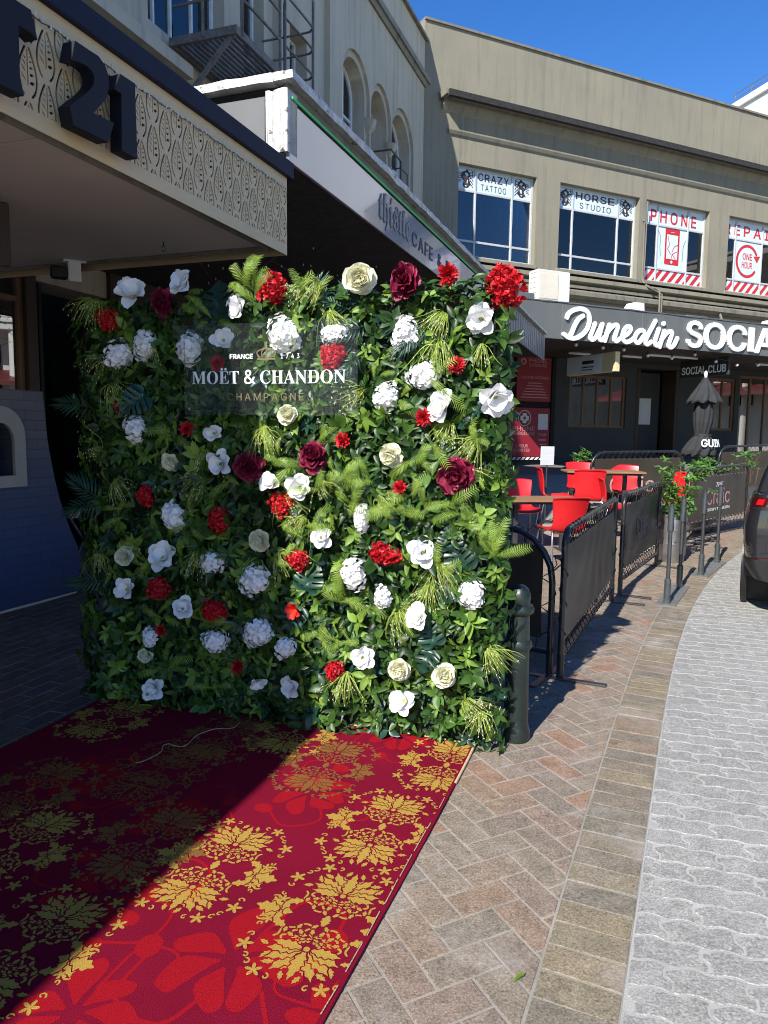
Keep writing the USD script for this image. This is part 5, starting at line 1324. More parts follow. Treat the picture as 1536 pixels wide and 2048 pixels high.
def palm(r, L, n=9):
    t = np.linspace(.15, 1, n); out = [tube([(0, 0, 0), (0, L * .5, .08 * L), (0, L, -.05 * L)], [.003, .0025, .001], 5)]
    for k, tt in enumerate(t):
        for sg in (-1, 1):
            Rm = rot([0, 0, 1], -sg * (1.25 - .95 * tt)) @ rot([0, 1, 0], sg * .35) @ rot([1, 0, 0], r.normal(-.05, .08))
            out.append(turned(T(np.asarray(leaf_mesh(1, .12, .3, .25).vertices) * L * (.62 - .15 * abs(tt - .5)), LT[0].faces), Rm, (0, L * tt, .08 * L * math.sin(tt * 2.5))))
    return join(out)


for i, (px, py, s_, a, kd) in enumerate([(440, 640, .20, .15, 'm'), (612, 1180, .15, -.3, 'm'), (600, 1215, .13, 2.6, 'm'), (930, 1140, .15, .5, 'm'), (915, 1160, .14, 2.5, 'm'), (870, 1290, .13, .4, 'm'), (862, 1300, .12, 2.8, 'm'), (290, 790, .15, 2.2, 'm'), (900, 1100, .12, .0, 'm'),
                                          (840, 640, .17, 1.8, 'p'), (845, 645, .17, 2.6, 'p'), (740, 625, .17, .9, 'p'), (735, 650, .17, 2.0, 'p'), (620, 610, .13, -.5, 'p'), (720, 690, .15, 1.6, 'p'), (185, 815, .18, 1.5, 'p'), (200, 1005, .18, 1.9, 'p'), (205, 1000, .18, 1.0, 'p'), (210, 1160, .17, 1.7, 'p'), (300, 770, .17, 2.4, 'p'), (700, 620, .14, 1.2, 'p'), (600, 1250, .12, -1.4, 'p'), (720, 700, .16, 2.6, 'p')]):
    r = np.random.default_rng(7000 + i); c = on_wall(px, py, .145 if kd == 'm' else .105)
    Rm = frameof((r.normal(0, .15), -1, .2)) @ rot([0, 0, 1], a) @ rot([1, 0, 0], .25)
    obj('split_leaf' if kd == 'm' else 'palm_leaf', turned(monstera(r, s_) if kd == 'm' else palm(r, s_), Rm, c), 'leaf_blue', FWL, smooth=True)

# clear sign in front of it
tl, br = on_wall(367, 650, .26), on_wall(714, 831, .26)
x0, x1, z0, z1 = tl[0], br[0], br[2], tl[2]
AS = thing('acrylic_sign', 'clear acrylic sheet with white and gold champagne lettering hung on the flower wall', 'sign', (*(WL + WD * x0 + WN * .26), WZ + z0), RW)
w, h = x1 - x0, z1 - z0
obj('sheet', bx(0, w, 0, .006, 0, h, .001), 'clear_acrylic', AS)
obj('standoff', [lathe([(0, 0), (.009, 0), (.009, .2), (0, .2)], 10)], 'steel', AS) if False else None
for x in (.03, w - .03):
    for z in (.03, h - .03): obj('standoff', turned(lathe([(0, -.006), (.007, -.006), (.007, .0), (.004, .0), (.004, .16), (0, .16)], 10), rot([1, 0, 0], -pi / 2), (x, .001, z)), 'steel', AS)


def asx(px, py): p = on_wall(px, py, .26); return p[0] - x0, p[2] - z0


a, b = asx(385, 769), asx(692, 737)
txt = glyphs('MOET & CHANDON', 's', .1); bb = txt.bounds; k = (b[0] - a[0]) / (bb[2] - bb[0]); kz = (b[1] - a[1]) / (bb[3] - bb[1]) * 1.0
adv = sum(GL['s' + c][0] for c in 'MO') * (.1 / 330); eW = GL['sE'][0] * (.1 / 330)
dots = [Point(adv + eW * f_, .1 * 1.18).buffer(.011) for f_ in (.30, .66)]
txt = affinity.affine_transform(unary_union([txt, *dots]), [k, 0, 0, kz, a[0] - bb[0] * k, a[1] - bb[1] * kz])
obj('lettering', wallpoly(txt, -.004, -.001), 'letter_white', AS, label='white serif capitals')
a, b = asx(460, 718), asx(506, 708); obj('lettering', sign_text('FRANCE', b[1] - a[1], .002, True, b[0] - a[0], (a[0] + b[0]) / 2, a[1], -.001), 'letter_white', AS)
a, b = asx(562, 717), asx(599, 707); obj('lettering', sign_text('1743', b[1] - a[1], .002, False, b[0] - a[0], (a[0] + b[0]) / 2, a[1], -.001, track=.02), 'letter_white', AS)
a, b = asx(456, 801), asx(607, 786); obj('lettering', sign_text('CHAMPAGNE', b[1] - a[1], .002, False, b[0] - a[0], (a[0] + b[0]) / 2, a[1], -.001, track=.018), 'brass_print', AS)
a, b = asx(515, 720), asx(551, 692); cw, ch = b[0] - a[0], b[1] - a[1]
cr = [sbox(a[0], b[0], a[1] + .02 * 0, a[1] + ch * .12), sbox(a[0] + cw * .02, b[0] - cw * .02, a[1] + ch * .18, a[1] + ch * .24)]
for t in (-1, -.5, 0, .5, 1):
    cr.append(LineString(smoothline([(a[0] + cw * (.5 + .44 * t), a[1] + ch * .24), (a[0] + cw * (.5 + .5 * t), a[1] + ch * .6), (a[0] + cw * (.5 + .1 * t), a[1] + ch * .86)], 5)).buffer(.0025))
    cr.append(Point(a[0] + cw * (.5 + .46 * t), a[1] + ch * .34).buffer(.0045))
cr += [Point(a[0] + cw * .5, a[1] + ch * .93).buffer(.006)]
obj('crown_emblem', wallpoly(unary_union(cr), -.004, -.001), 'brass_print', AS)

# ---------------------------------------------------------------- the carpet
CFR = np.array([.487, 3.65]); CZ0 = float(gz(*CFR))
CP = thing('red_carpet', 'crimson damask carpet runner with gold medallions leading to the flower wall', 'carpet', (*CFR, CZ0), RF)
CLEN, CWID = 4.6, 2.24


def carpet_xy(px, py):
    """Local place on the carpet: x along its length (far end 0), y across to the left."""
    P = ground(px, py)[:2] - CFR; return np.array([P @ DF, -(P @ NF)])


def czz(x, y):
    X = CFR[0] + DF[0] * x - NF[0] * y; Y = CFR[1] + DF[1] * x - NF[1] * y
    return gz(X, Y) - CZ0 + .014 + .003 * np.sin(x * 3.1 + 1) * np.sin(y * 2.3) + .002 * np.sin(x * 7 + y * 4) + .010 * np.exp(-((x + .02) / .05) ** 2) * (1 + np.sin(y * 5)) * .4


def edge(x, y):
    """Slightly uneven border of the carpet."""
    return x - .012 * np.sin(y * 3) ** 2 * (x > -.2), y + .006 * np.sin(x * 2.2)


us, vs = np.linspace(-CLEN, 0, 140), np.linspace(0, CWID, 80)
obj('pile', grid(lambda U, V: np.stack([*edge(U, V), czz(U, V)], -1)[..., :, :], us, vs), 'carpet_pile', CP, smooth=True)
obj('edge_binding', [tube([(*edge(-.0, y), float(czz(0., y)) - .002) for y in np.linspace(0, CWID, 60)], .0075, 6), tube([(*edge(x, -.002), float(czz(x, 0.)) - .002) for x in np.linspace(-.42, 0, 12)], .0075, 6)], 'binding', CP, smooth=True)
obj('side_edge', [tube([(*edge(x, -.001), float(czz(x, 0.)) - .004) for x in np.linspace(-CLEN, -.42, 60)], .005, 6), tube([(*edge(x, CWID), float(czz(x, CWID)) - .004) for x in np.linspace(-CLEN, 0, 60)], .005, 6)], 'carpet_pile', CP, smooth=True)


rf_ = np.random.default_rng(9)
obj('frayed_edge', [tube([(*edge(x, .010 + .003 * math.sin(x * 30)), float(czz(x, .01)) + .004), (*edge(x + d, .011 + .003 * math.sin(x * 31)), float(czz(x + d, .01)) + .004)], .0018, 4) for x, d in ((x, rf_.uniform(.04, .16)) for x in np.arange(-2.2, -.5, .17))], 'binding', CP, kind='stuff')


def blade(L, W, teeth=5, amp=.22):
    """Serrated leaf along +x."""
    t = np.linspace(0, 1, 3 * teeth + 2); w = W * .5 * np.sin(pi * t ** .8) * (1 + amp * (np.arange(len(t)) % 3 == 1) - amp * (np.arange(len(t)) % 3 == 2))
    w[0] = W * .06; w[-1] = 0
    return Polygon(np.vstack([np.column_stack([t * L, w]), np.column_stack([t[::-1] * L, -w[::-1]])])).buffer(0)


def place(g, x, y, a): return affinity.translate(affinity.rotate(g, math.degrees(a), origin=(0, 0)), x, y)


def floretp(s):
    return unary_union([place(affinity.scale(Point(0, 0).buffer(1, 4), s * .42, s * .2, origin=(0, 0)), s * .5 * math.cos(a), s * .5 * math.sin(a), a) for a in np.arange(5) * 2 * pi / 5] + [Point(0, 0).buffer(s * .2, 4)])


def curl(s, sg=1, w=.006):
    t = np.linspace(0, 4.6, 22); r_ = s * (1 - t / 6.2); return LineString(np.column_stack([r_ * np.cos(t), sg * r_ * np.sin(t)])).buffer(w, 3)


def apart(shapes, gap):
    """Shapes laid one over another, each with a clear line round it."""
    out = None
    for g in shapes: out = g if out is None else out.difference(g.buffer(gap, 2)).union(g)
    return out


_made = {}


def kept(fn):
    def get(s):
        if fn.__name__ not in _made: _made[fn.__name__] = fn(1.0)
        return affinity.scale(_made[fn.__name__], s, s, origin=(0, 0))
    return get


@kept
def fan(s):
    """Half a damask medallion opening along +x: chunky leaves spread from a heart, scroll lines curl behind it, small flowers stand round it."""
    cx, out = .50, []
    def at(r_, a): return cx + r_ * math.cos(a), r_ * 1.22 * math.sin(a)
    for sg in (-1, 1):
        for x, y, q in ((.98, .40, .10), (.66, .70, .105), (.20, .66, .085)): out.append(place(floretp(q * 1.1), x, sg * y, x))
        for x, y, q in ((.90, .54, .05), (.82, .60, .045), (.50, .70, .05), (1.02, .24, .045), (.30, .70, .04)): out.append(place(curl(q, sg, .010), x, sg * y, sg * (x * 3)))
        for a, r_, L, q in ((.22, .26, .17, .5), (.60, .24, .17, -.5), (.62, .36, .15, .6), (1.02, .22, .17, .5), (1.05, .34, .15, -.5), (1.40, .24, .16, -.4), (.24, .40, .13, -.6), (1.36, .37, .13, .5)):
            out.append(place(blade(L, L * .45, 3, .3), *[v * w for v, w in zip(at(r_, a), (1, sg))], sg * (a + q)))
        for k, r_ in enumerate((.13, .215, .30, .385)):      # scroll lines behind the heart
            t = np.linspace(1.75, 3.05, 26); rr = r_ + .022 * np.sin(t * (17 - 2 * k) + k)
            out.append(LineString(np.column_stack([cx + rr * np.cos(t), sg * rr * 1.22 * np.sin(t)])).buffer(.0135))
            for q in (1.95, 2.35, 2.75): out.append(place(blade(.10, .052, 2, .3), *[v * w for v, w in zip(at(r_ + .02, q + .1 * k), (1, sg))], sg * (q + 1.2 + k)))
        for a, L, W in ((.46, .44, .15), (.86, .42, .15), (1.24, .40, .14), (1.58, .36, .12)):
            out.append(place(blade(L, W, 4, .28), *[v * w for v, w in zip(at(.05, a), (1, sg))], sg * math.atan2(1.22 * math.sin(a), math.cos(a))))
        out.append(place(blade(.22, .11, 3, .3), *[v * w for v, w in zip(at(.42, 2.2), (1, sg))], sg * 2.0))
    out += [place(blade(.46, .135, 5, .25), cx + .03, 0, 0), Point(cx, 0).buffer(.04, 5), place(blade(.2, .1, 3), cx - .40, 0, pi)]
    return affinity.scale(apart(out, .017), s, s, origin=(0, 0))


@kept
def palmette(s):
    out = [blade(s * .5, s * .3, 3, .35), place(blade(s * .42, s * .2, 3, .3), 0, 0, .9), place(blade(s * .42, s * .2, 3, .3), 0, 0, -.9), place(blade(s * .35, s * .18, 2, .3), 0, 0, 1.9), place(blade(s * .35, s * .18, 2, .3), 0, 0, -1.9), place(blade(s * .3, s * .2, 2), 0, 0, pi)]
    out += [place(curl(s * .1, sg, s * .022), s * .2, sg * s * .3, sg * .5) for sg in (-1, 1)]
    return apart(out[::-1], s * .025)


bounds = sbox(-CLEN + .02, -.012, .012, CWID - .012)


def lay_print(name, pg, dz, material):
    pg = pg.intersection(bounds)
    if pg.is_empty: return
    vs_, fs_, n = [], [], 0
    for g in getattr(pg, 'geoms', [pg]):
        if g.geom_type != 'Polygon' or g.area < 2e-5: continue
        v, f = trimesh.creation.triangulate_polygon(g.simplify(.0012), engine='earcut'); vs_.append(v); fs_.append(f + n); n += len(v)
    if not vs_: return
    v, f = np.vstack(vs_), np.vstack(fs_)
    # flip so that it faces up
    a, b, c = v[f[:, 0]], v[f[:, 1]], v[f[:, 2]]; neg = (b[:, 0] - a[:, 0]) * (c[:, 1] - a[:, 1]) - (b[:, 1] - a[:, 1]) * (c[:, 0] - a[:, 0]) < 0
    f = np.where(neg[:, None], f[:, ::-1], f); x, y = edge(v[:, 0], v[:, 1])
    obj(name, T(np.column_stack([x, y, czz(v[:, 0], v[:, 1]) + dz]), f), material, CP)


def medallion(px, py, s, material, turn=0.0):
    c = carpet_xy(px, py)
    for a in (0, pi): lay_print('medallion', affinity.translate(affinity.rotate(fan(s), math.degrees(a + turn), origin=(0, 0)), *c), .0017, material)
    for sg in (-1, 1): lay_print('palmette', affinity.translate(affinity.rotate(affinity.translate(palmette(s * .62), s * .62, 0), math.degrees(sg * pi / 2 + turn), origin=(0, 0)), *c), .0017, material)


for px, py, s, m in ((652, 1852, .285, 'gold_pile'), (430, 1737, .285, 'gold_pile'), (762, 1660, .28, 'gold_pile'), (650, 1535, .28, 'olive_pile'), (892, 1535, .28, 'gold_pile'), (590, 1468, .28, 'gold_pile'), (220, 1442, .28, 'gold_pile'), (60, 1585, .28, 'olive_pile'), (30, 1700, .28, 'gold_pile'), (60, 1905, .28, 'gold_pile'),
                     (300, 1690, .28, 'olive_pile'), (450, 1480, .28, 'olive_pile')):
    medallion(px, py, s, m)
# one medallion drawn only in outline
c = carpet_xy(318, 1545)
ol = unary_union([affinity.rotate(fan(.30), a, origin=(0, 0)) for a in (0, 180)] + [affinity.rotate(affinity.translate(palmette(.2), .16, 0), a, origin=(0, 0)) for a in (90, 270)])
lay_print('outline_medallion', affinity.translate(ol.buffer(.002).difference(ol.buffer(-.0022)), *c), .0017, 'olive_pile')


@kept
def bloom(s):
    """Large soft flower with curling stems, a tone brighter than the ground."""
    out = []
    for k, (a, L, W) in enumerate(((0, 1, .34), (.85, .8, .30), (-.85, .8, .30), (1.7, .9, .32), (-1.7, .9, .32), (2.6, .75, .3), (-2.6, .75, .3))):
        t = np.linspace(0, 1, 18); w = W * .5 * np.sin(pi * t ** 1.7) ** .8 + .02; bend = .18 * (1 if k % 2 else -1) * t ** 2
        out.append(place(affinity.scale(Polygon(np.vstack([np.column_stack([.12 + t * L * .62, w + bend]), np.column_stack([.12 + t[::-1] * L * .62, -w[::-1] + bend[::-1]])])).buffer(0), s, s, origin=(0, 0)), 0, 0, a))
    out += [affinity.scale(LineString(smoothline(p, 6)).buffer(.022), s, s, origin=(0, 0)) for p in ([(-.3, .1), (-.7, .5), (-.4, .95), (.1, .8)], [(.3, -.2), (.8, -.6), (.6, -1.0), (.2, -.9)], [(-.4, -.3), (-1.0, -.4), (-1.2, 0), (-.95, .25)])]
    out += [affinity.translate(affinity.scale(Point(0, 0).buffer(.16), s, s * .8, origin=(0, 0)), s * x, s * y) for x, y in ((.2, .82), (.22, -.92), (-.95, .3))]
    return unary_union(out)


for px, py, s, a in ((470, 1930, .34, .4), (620, 1590, .28, 1.2), (215, 1800, .30, 2.3), (800, 1480, .24, .2), (345, 1640, .26, 2.8), (690, 2040, .22, 2.2), (170, 1560, .26, .9), (150, 2040, .28, .6)):
    lay_print('bloom_print', place(bloom(s), *carpet_xy(px, py), a), .0008, 'scarlet_pile')
th = thing('loose_thread', 'thin loose golden thread lying across the shaded carpet end', 'thread', (*CFR, CZ0), RF)
obj('strand', tube(smoothline([(lambda c: (c[0], c[1], float(czz(*c)) + .006))(carpet_xy(*p)) for p in ((272, 1534), (285, 1531), (300, 1525), (322, 1512), (326, 1500), (338, 1496), (350, 1500), (372, 1499), (395, 1478), (430, 1465), (465, 1463), (480, 1452))], 4), .0016, 5), 'thread', th)

# ---------------------------------------------------------------- blue tower prop at the left
MO = 1.02
def onM(px, py): return onF(px, py, MO)
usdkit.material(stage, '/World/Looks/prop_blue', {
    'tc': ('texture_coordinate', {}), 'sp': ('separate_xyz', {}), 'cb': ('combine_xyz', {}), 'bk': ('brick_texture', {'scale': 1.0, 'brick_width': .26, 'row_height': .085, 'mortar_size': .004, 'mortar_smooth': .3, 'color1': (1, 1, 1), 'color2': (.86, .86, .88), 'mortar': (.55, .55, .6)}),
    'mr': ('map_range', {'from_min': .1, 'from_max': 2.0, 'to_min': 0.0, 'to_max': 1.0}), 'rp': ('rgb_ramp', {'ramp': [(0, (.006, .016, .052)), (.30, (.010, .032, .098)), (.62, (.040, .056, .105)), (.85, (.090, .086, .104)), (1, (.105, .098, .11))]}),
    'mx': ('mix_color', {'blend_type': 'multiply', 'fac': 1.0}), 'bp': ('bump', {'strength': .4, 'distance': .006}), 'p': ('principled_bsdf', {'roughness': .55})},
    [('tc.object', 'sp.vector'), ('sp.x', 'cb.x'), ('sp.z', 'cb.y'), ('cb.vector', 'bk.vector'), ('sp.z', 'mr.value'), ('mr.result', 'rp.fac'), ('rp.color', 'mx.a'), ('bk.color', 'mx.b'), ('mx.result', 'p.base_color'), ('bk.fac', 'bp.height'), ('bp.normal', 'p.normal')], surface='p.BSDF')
rp = [onM(*p) for p in ((85, 783), (90, 830), (95, 880), (103, 925), (110, 960), (120, 1000), (130, 1030), (143, 1065), (155, 1092), (160, 1125), (160, 1155), (154, 1186))]
mc = onM(0, 900)[0]; rp = np.array(rp); rp[-1, 1] = float(gz(-3, 6.5)) + .005
lp = np.column_stack([2 * mc - rp[:, 0], rp[:, 1]])[::-1]
tower = Polygon(np.vstack([rp, lp])).buffer(0)
win = arch_poly(mc - .125, mc + .125, 1.31, 1.60, 1.25); wfr = arch_poly(mc - .245, mc + .245, 1.21, 1.64, 1.05)
TP = thing('tower_prop', 'blue brick-patterned tower cutout with flared sides and arched window', 'stage prop', BASE_F, RF)
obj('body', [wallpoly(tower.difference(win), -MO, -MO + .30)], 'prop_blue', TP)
obj('window_frame', wallpoly(wfr.difference(win), -MO - .03, -MO - .001), 'prop_frame', TP)
obj('window_back', wallpoly(win.buffer(.02), -MO + .24, -MO + .26), 'prop_dark', TP)
obj('base_rail', [wallpoly(sbox(lp[0][0] + .01, rp[-1][0] - .01, rp[-1, 1], rp[-1, 1] + .02), -MO - .006, -MO - .001)], 'prop_frame', TP)
c = ground(168, 1130); fs = thing('folding_stand', 'small dark folding stand with pink tag between prop and flower wall', 'stand', c, RF)
obj('leg', bar((-.2, 0, 0), (.25, 0, .62), .025), 'steel_dark', fs); obj('leg', bar((.25, .04, 0), (-.2, .04, .62), .025), 'steel_dark', fs)
obj('top', bx(-.22, .3, -.05, .15, .62, .65, .006), 'steel_dark', fs); obj('tag', bx(-.24, -.10, -.06, -.052, .56, .64), 'sign_pink', fs)

# ---------------------------------------------------------------- bollard, barriers, posts
c = ground(1030, 1477)
BO = thing('bollard', 'dark green cast iron bollard with domed cap beside the flower wall', 'bollard', c)
obj('shaft', lathe([(0, 0), (.078, 0), (.078, .05), (.072, .07), (.066, .10), (.062, .30), (.060, .505), (.0, .505)], 28), 'bollard_green', BO, smooth=40)
obj('ring', lathe([(.0, .50), (.064, .50), (.074, .515), (.074, .535), (.066, .55), (.0, .55)], 28), 'bollard_green', BO, smooth=40)
obj('shaft', lathe([(.0, .548), (.060, .548), (.056, .69), (.0, .69)], 28), 'bollard_green', BO, smooth=40)
obj('cap', lathe([(0, .685), (.058, .685), (.076, .70), (.080, .72), (.072, .738), (.056, .745), (.056, .762), (.060, .775), (.057, .80), (.046, .825), (.026, .842), (0, .848)], 28), 'bollard_green', BO, smooth=40)


def barrier(name, label, A, Bp, h=1.02, r=.022, cr=.12, text=None, lace=True, group=None, seed=0, tmat='sign_pink'):
    """A cafe barrier from ground point A to B: tube frame with round corners, laced cloth, two feet."""
    A, Bp = np.asarray(A, float), np.asarray(Bp, float); d = Bp - A; L = float(np.hypot(d[0], d[1])); dz = d[2] / L
    t = thing(name, label, 'barrier', A, math.atan2(d[1], d[0]), group)
    rr_ = np.random.default_rng(seed); zb, zt = .16, h
    sh = lambda x, z: (x, 0.0, z + dz * x)
    th = np.linspace(0, pi / 2, 6)
    pts = [(r, zb)] + [(r, z) for z in np.linspace(zb + .1, zt - cr - .05, 4)] + [(r + cr - cr * math.cos(a), zt - r - cr + cr * math.sin(a)) for a in th] + [(x, zt - r) for x in np.linspace(r + cr + .05, L - r - cr - .05, 8)] + [(L - r - cr + cr * math.sin(a), zt - r - cr + cr * math.cos(a)) for a in th] + [(L - r, z) for z in np.linspace(zt - cr - .1, zb + .1, 4)] + [(L - r, zb)]
    obj('frame', [tube([sh(*p) for p in pts], r, 10), tube([sh(r, zb), sh(L - r, zb)], r * .85, 8)], 'barrier_black', t, smooth=50)
    for x in (r, L - r):
        obj('leg', [tube([sh(x, zb + .02), sh(x, .012)], r * 1.12, 8)], 'barrier_black', t, smooth=50)
        obj('foot', [bx(x - .025, x + .025, -.30, .30, .004 + dz * x, .016 + dz * x, .003)], 'steel_dark', t)
    m_ = .075; px0, px1, pz0, pz1 = r * 2 + m_ * .6, L - r * 2 - m_ * .6, zb + m_ * 1.1, zt - 2 * r - m_
    ph = rr_.random(6) * 6
    def cloth(U, V):
        u = (U - px0) / (px1 - px0); v = (V - pz0) / (pz1 - pz0); env = np.sin(pi * np.clip(v, 0, 1)) ** .5
        y = .006 * np.sin(U * 6.3 + ph[0] + 3 * v + 1.5 * np.sin(2.2 * U)) * env + .004 * np.sin(U * 15 + ph[1] - 6 * v + 2 * np.sin(3 * U + 2 * v)) * env * (.4 + .6 * np.sin(U * 1.7 + ph[3]) ** 2) + .018 * np.sin(pi * u) * env + .004 * np.sin(V * 14 + ph[2])
        pinch = .010 * np.abs(np.sin((U - px0) / .11 * pi)); zz = V - np.where(v > .5, 1, -1) * pinch * np.abs(2 * v - 1) ** 6
        return np.stack([U, y, zz + dz * U], -1)
    obj('cloth', grid(cloth, np.linspace(px0, px1, 70), np.linspace(pz0, pz1, 16)), 'barrier_cloth', t, smooth=True)
    if lace:
        for zc, ze, sg in ((zt - r, pz1, 1), (zb, pz0, -1)):
            xs_ = np.arange(px0 + .02, px1 - .02, .0275); P = []
            for k, x in enumerate(xs_):
                q = k % 4; P.append(sh(x, ze - sg * .012) if q == 0 else (x, -.028, zc + dz * x) if q == 1 else (x, 0, zc + sg * .027 + dz * x) if q == 2 else (x, .028, zc + dz * x))
            obj('lacing', tube(P, .0045, 4), 'cord_black', t)
        for xc, xe, sg in ((r, px0, -1), (L - r, px1, 1)):
            zs_ = np.arange(pz0 + .02, pz1 - .06, .05); P = []
            for k, z in enumerate(zs_):
                q = k % 4; P.append(sh(xe - sg * .012, z) if q == 0 else (xc, -.028, z + dz * xc) if q == 1 else sh(xc + sg * .027, z) if q == 2 else (xc, .028, z + dz * xc))
            obj('lacing', tube(P, .0045, 4), 'cord_black', t)
        obj('eyelets', [turned(lathe([(.004, -.001), (.009, -.001), (.009, .001), (.004, .001)], 8), rot([1, 0, 0], pi / 2), (x, float(cloth(np.array(x), np.array(z))[1]) - .003, float(cloth(np.array(x), np.array(z))[2]))) for z in (pz1 - .018, pz0 + .018) for x in np.arange(px0 + .03, px1, .11)], 'eyelet', t, kind='stuff')
    if text:
        for (word, hh, x, z, wd, mt) in text:
            g = sign_text(word, hh, .001, False, wd, x, z, 0) if not isinstance(word, Polygon) else word
            v = np.asarray(g.vertices).copy(); y = cloth(v[:, 0], v[:, 2])[..., 1]; v[:, 1] += y - .004; v[:, 2] += dz * v[:, 0]
            obj('lettering', T(v, g.faces), mt, t)
    return t


g1, g2 = ground(1118, 1362), ground(1223, 1204)
barrier('cafe_barrier', 'nearest black barrier with dark cloth, beside the green bollard', g1, g2, text=[('MONTEITHS', .10, (1.15), .62, .62, 'sign_pink'), ('BREWING', .05, 1.15, .50, .3, 'sign_pink')] if False else [('VINTAGE', .12, 1.15, .55, .55, 'letter_grey')] if False else None, seed=1)
g3, g4 = ground(1238, 1192), ground(1313, 1132)
barrier('cafe_barrier', 'second black barrier along the kerb, in front of the keg planter', g3, g4, text=[('THE', .05, .95, .72, .14, 'letter_grey'), ('Craic', .20, .95, .50, .5, 'letter_grey'), ('IRISH TAVERN', .03, .95, .42, .45, 'letter_grey')], seed=2)
g5 = ground(1104, 1352); g6 = g5 + np.array([*(-NF * 1.5 + DF * .35), 0.0]); g6[2] = gz(*g6[:2])
barrier('cafe_barrier', 'dark barrier with wide rounded corners half hidden by the flower wall', g6, g5, h=1.0, cr=.34, seed=3)
g7, g8 = ground(1366, 1086), ground(1490, 1058)
barrier('cafe_barrier', 'far barrier with red and white tavern lettering, behind the black car', g7, g8, h=1.03, text=[('THE', .07, .98, .72, .2, 'letter_white'), ('Craic', .22, .98, .47, .70, 'sign_pink'), ('IRISH TAVERN', .04, .98, .38, .7, 'letter_white')], seed=4)
a, b = at_depth(1178, 975, 12.0), at_depth(1366, 982, 12.6); a[2], b[2] = gz(*a[:2]), gz(*b[:2])
barrier('cafe_barrier', 'back barrier behind the long table and red chairs, facing the street', a, b, h=1.12, cr=.25, text=[('Craic', .26, .85, .42, .9, 'sign_pink')], seed=5)
a, b = at_depth(1432, 985, 14.0), at_depth(1580, 985, 15.0); a[2], b[2] = gz(*a[:2]), gz(*b[:2])
barrier('cafe_barrier', 'rearmost barrier by the glass doors, partly behind the car', a, b, h=1.12, cr=.25, seed=6)


def queue_posts(label, p, q):
    d = q - p; L = float(np.hypot(*d[:2])); t = thing('rail_stand', label, 'rail stand', p, math.atan2(d[1], d[0]), 'steel rail stands beside the road'); dz = d[2] / L
    obj('base_plate', hull([(x, y, z + dz * x) for x in (-.10, L + .10) for y in (-.09, .09) for z in (.004, .014)]), 'plate', t)
    for x in (0.0, L):
        ps = thing('post', parent=t); z0 = dz * x
        obj('tube', [tube([(x, 0, z0 + .012), (x, 0, z0 + .95)], .019, 12)], 'steel_dark', ps, smooth=50)
        obj('sleeve', lathe([(.020, .014), (.030, .014), (.030, .24), (.020, .25)], 14, (x, 0, z0)), 'post_sleeve', ps, smooth=40)
        obj('sleeve', lathe([(.020, .70), (.029, .70), (.029, .925), (.020, .93)], 14, (x, 0, z0)), 'post_sleeve', ps, smooth=40)
        obj('cap', [lathe([(0, .955), (.021, .952), (.021, .93), (0, .93)], 12, (x, 0, z0))] + [bx(x - .026, x + .026, -.03, .03, z0 + .014, z0 + .05, .004)], 'steel_dark', ps)


queue_posts('near pair of dark steel posts on a plate, in front of the keg', ground(1333, 1209), ground(1358, 1177))
queue_posts('far pair of dark steel posts on a plate, nearest the car', ground(1401, 1152), ground(1433, 1127))

# ---------------------------------------------------------------- tables and chairs
def chair(label, px, depth, heading, ztop, group=None):
    P = at_depth(px, 1000, depth); P[2] = gz(*P[:2]); h = ztop - P[2]; k = h / .84
    t = thing('chair', label, 'chair', P, pi - math.radians(heading), 'red plastic chairs around the cafe tables')
    pr = np.array([(-.235, .425), (-.225, .445), (-.16, .452), (.0, .437), (.13, .435), (.185, .455), (.212, .52), (.232, .62), (.252, .72), (.272, .80), (.282, .83), (.296, .842), (.312, .834)])
    wd = np.array([.19, .205, .215, .222, .22, .212, .196, .196, .208, .222, .224, .222, .22])
    tt = np.linspace(0, 1, len(pr))
    def fn(U, V, o=0.0):
        y = np.interp(U, tt, pr[:, 0]); z = np.interp(U, tt, pr[:, 1]); w = np.interp(U, tt, wd); back = np.clip((U - .42) / .2, 0, 1)
        dy, dz = np.gradient(pr[:, 0]), np.gradient(pr[:, 1]); nn = np.hypot(dy, dz); ny, nz = np.interp(U, tt, dz / nn), np.interp(U, tt, -dy / nn)
        return np.stack([V * w, y - .045 * back * V ** 2 + ny * o, (z + .03 * (1 - back) * V ** 4 - .012 * back * V ** 4 + nz * o) * k], -1)
    us, vs = np.linspace(0, 1, 34), np.linspace(-1, 1, 13)
    a, b = grid(lambda U, V: fn(U, V), us, vs), grid(lambda U, V: fn(U, V, .014), us, vs)
    n, m = len(us), len(vs); rim = [i * m for i in range(n)] + [(n - 1) * m + j for j in range(1, m)] + [i * m + m - 1 for i in range(n - 2, -1, -1)] + [j for j in range(m - 2, 0, -1)]
    nv = len(a.vertices); ff = []
    for p, q in zip(rim, rim[1:] + rim[:1]): ff += [[p, q, nv + q], [p, nv + q, nv + p]]
    seat_rows = 16
    full = T(np.vstack([a.vertices, b.vertices]), np.vstack([a.faces, b.faces + nv, ff]))
    obj('shell', full, 'chair_red', t, smooth=35)
    for sx in (-1, 1):
        obj('leg', tube(smoothline([(sx * .15, -.13, .425 * k), (sx * .19, -.20, .40 * k), (sx * .215, -.25, 0.01)], 4), .0125, 8), 'steel', t, smooth=60)
        obj('leg', tube(smoothline([(sx * .15, .13, .425 * k), (sx * .19, .18, .40 * k), (sx * .215, .26, 0.01)], 4), .0125, 8), 'steel', t, smooth=60)
    obj('brace', [tube([(-.17, y, .415 * k), (.17, y, .415 * k)], .010, 6) for y in (-.15, .15)], 'steel', t)
    return t


def ztop(py, px, depth): return float(at_depth(px, py, depth)[2])


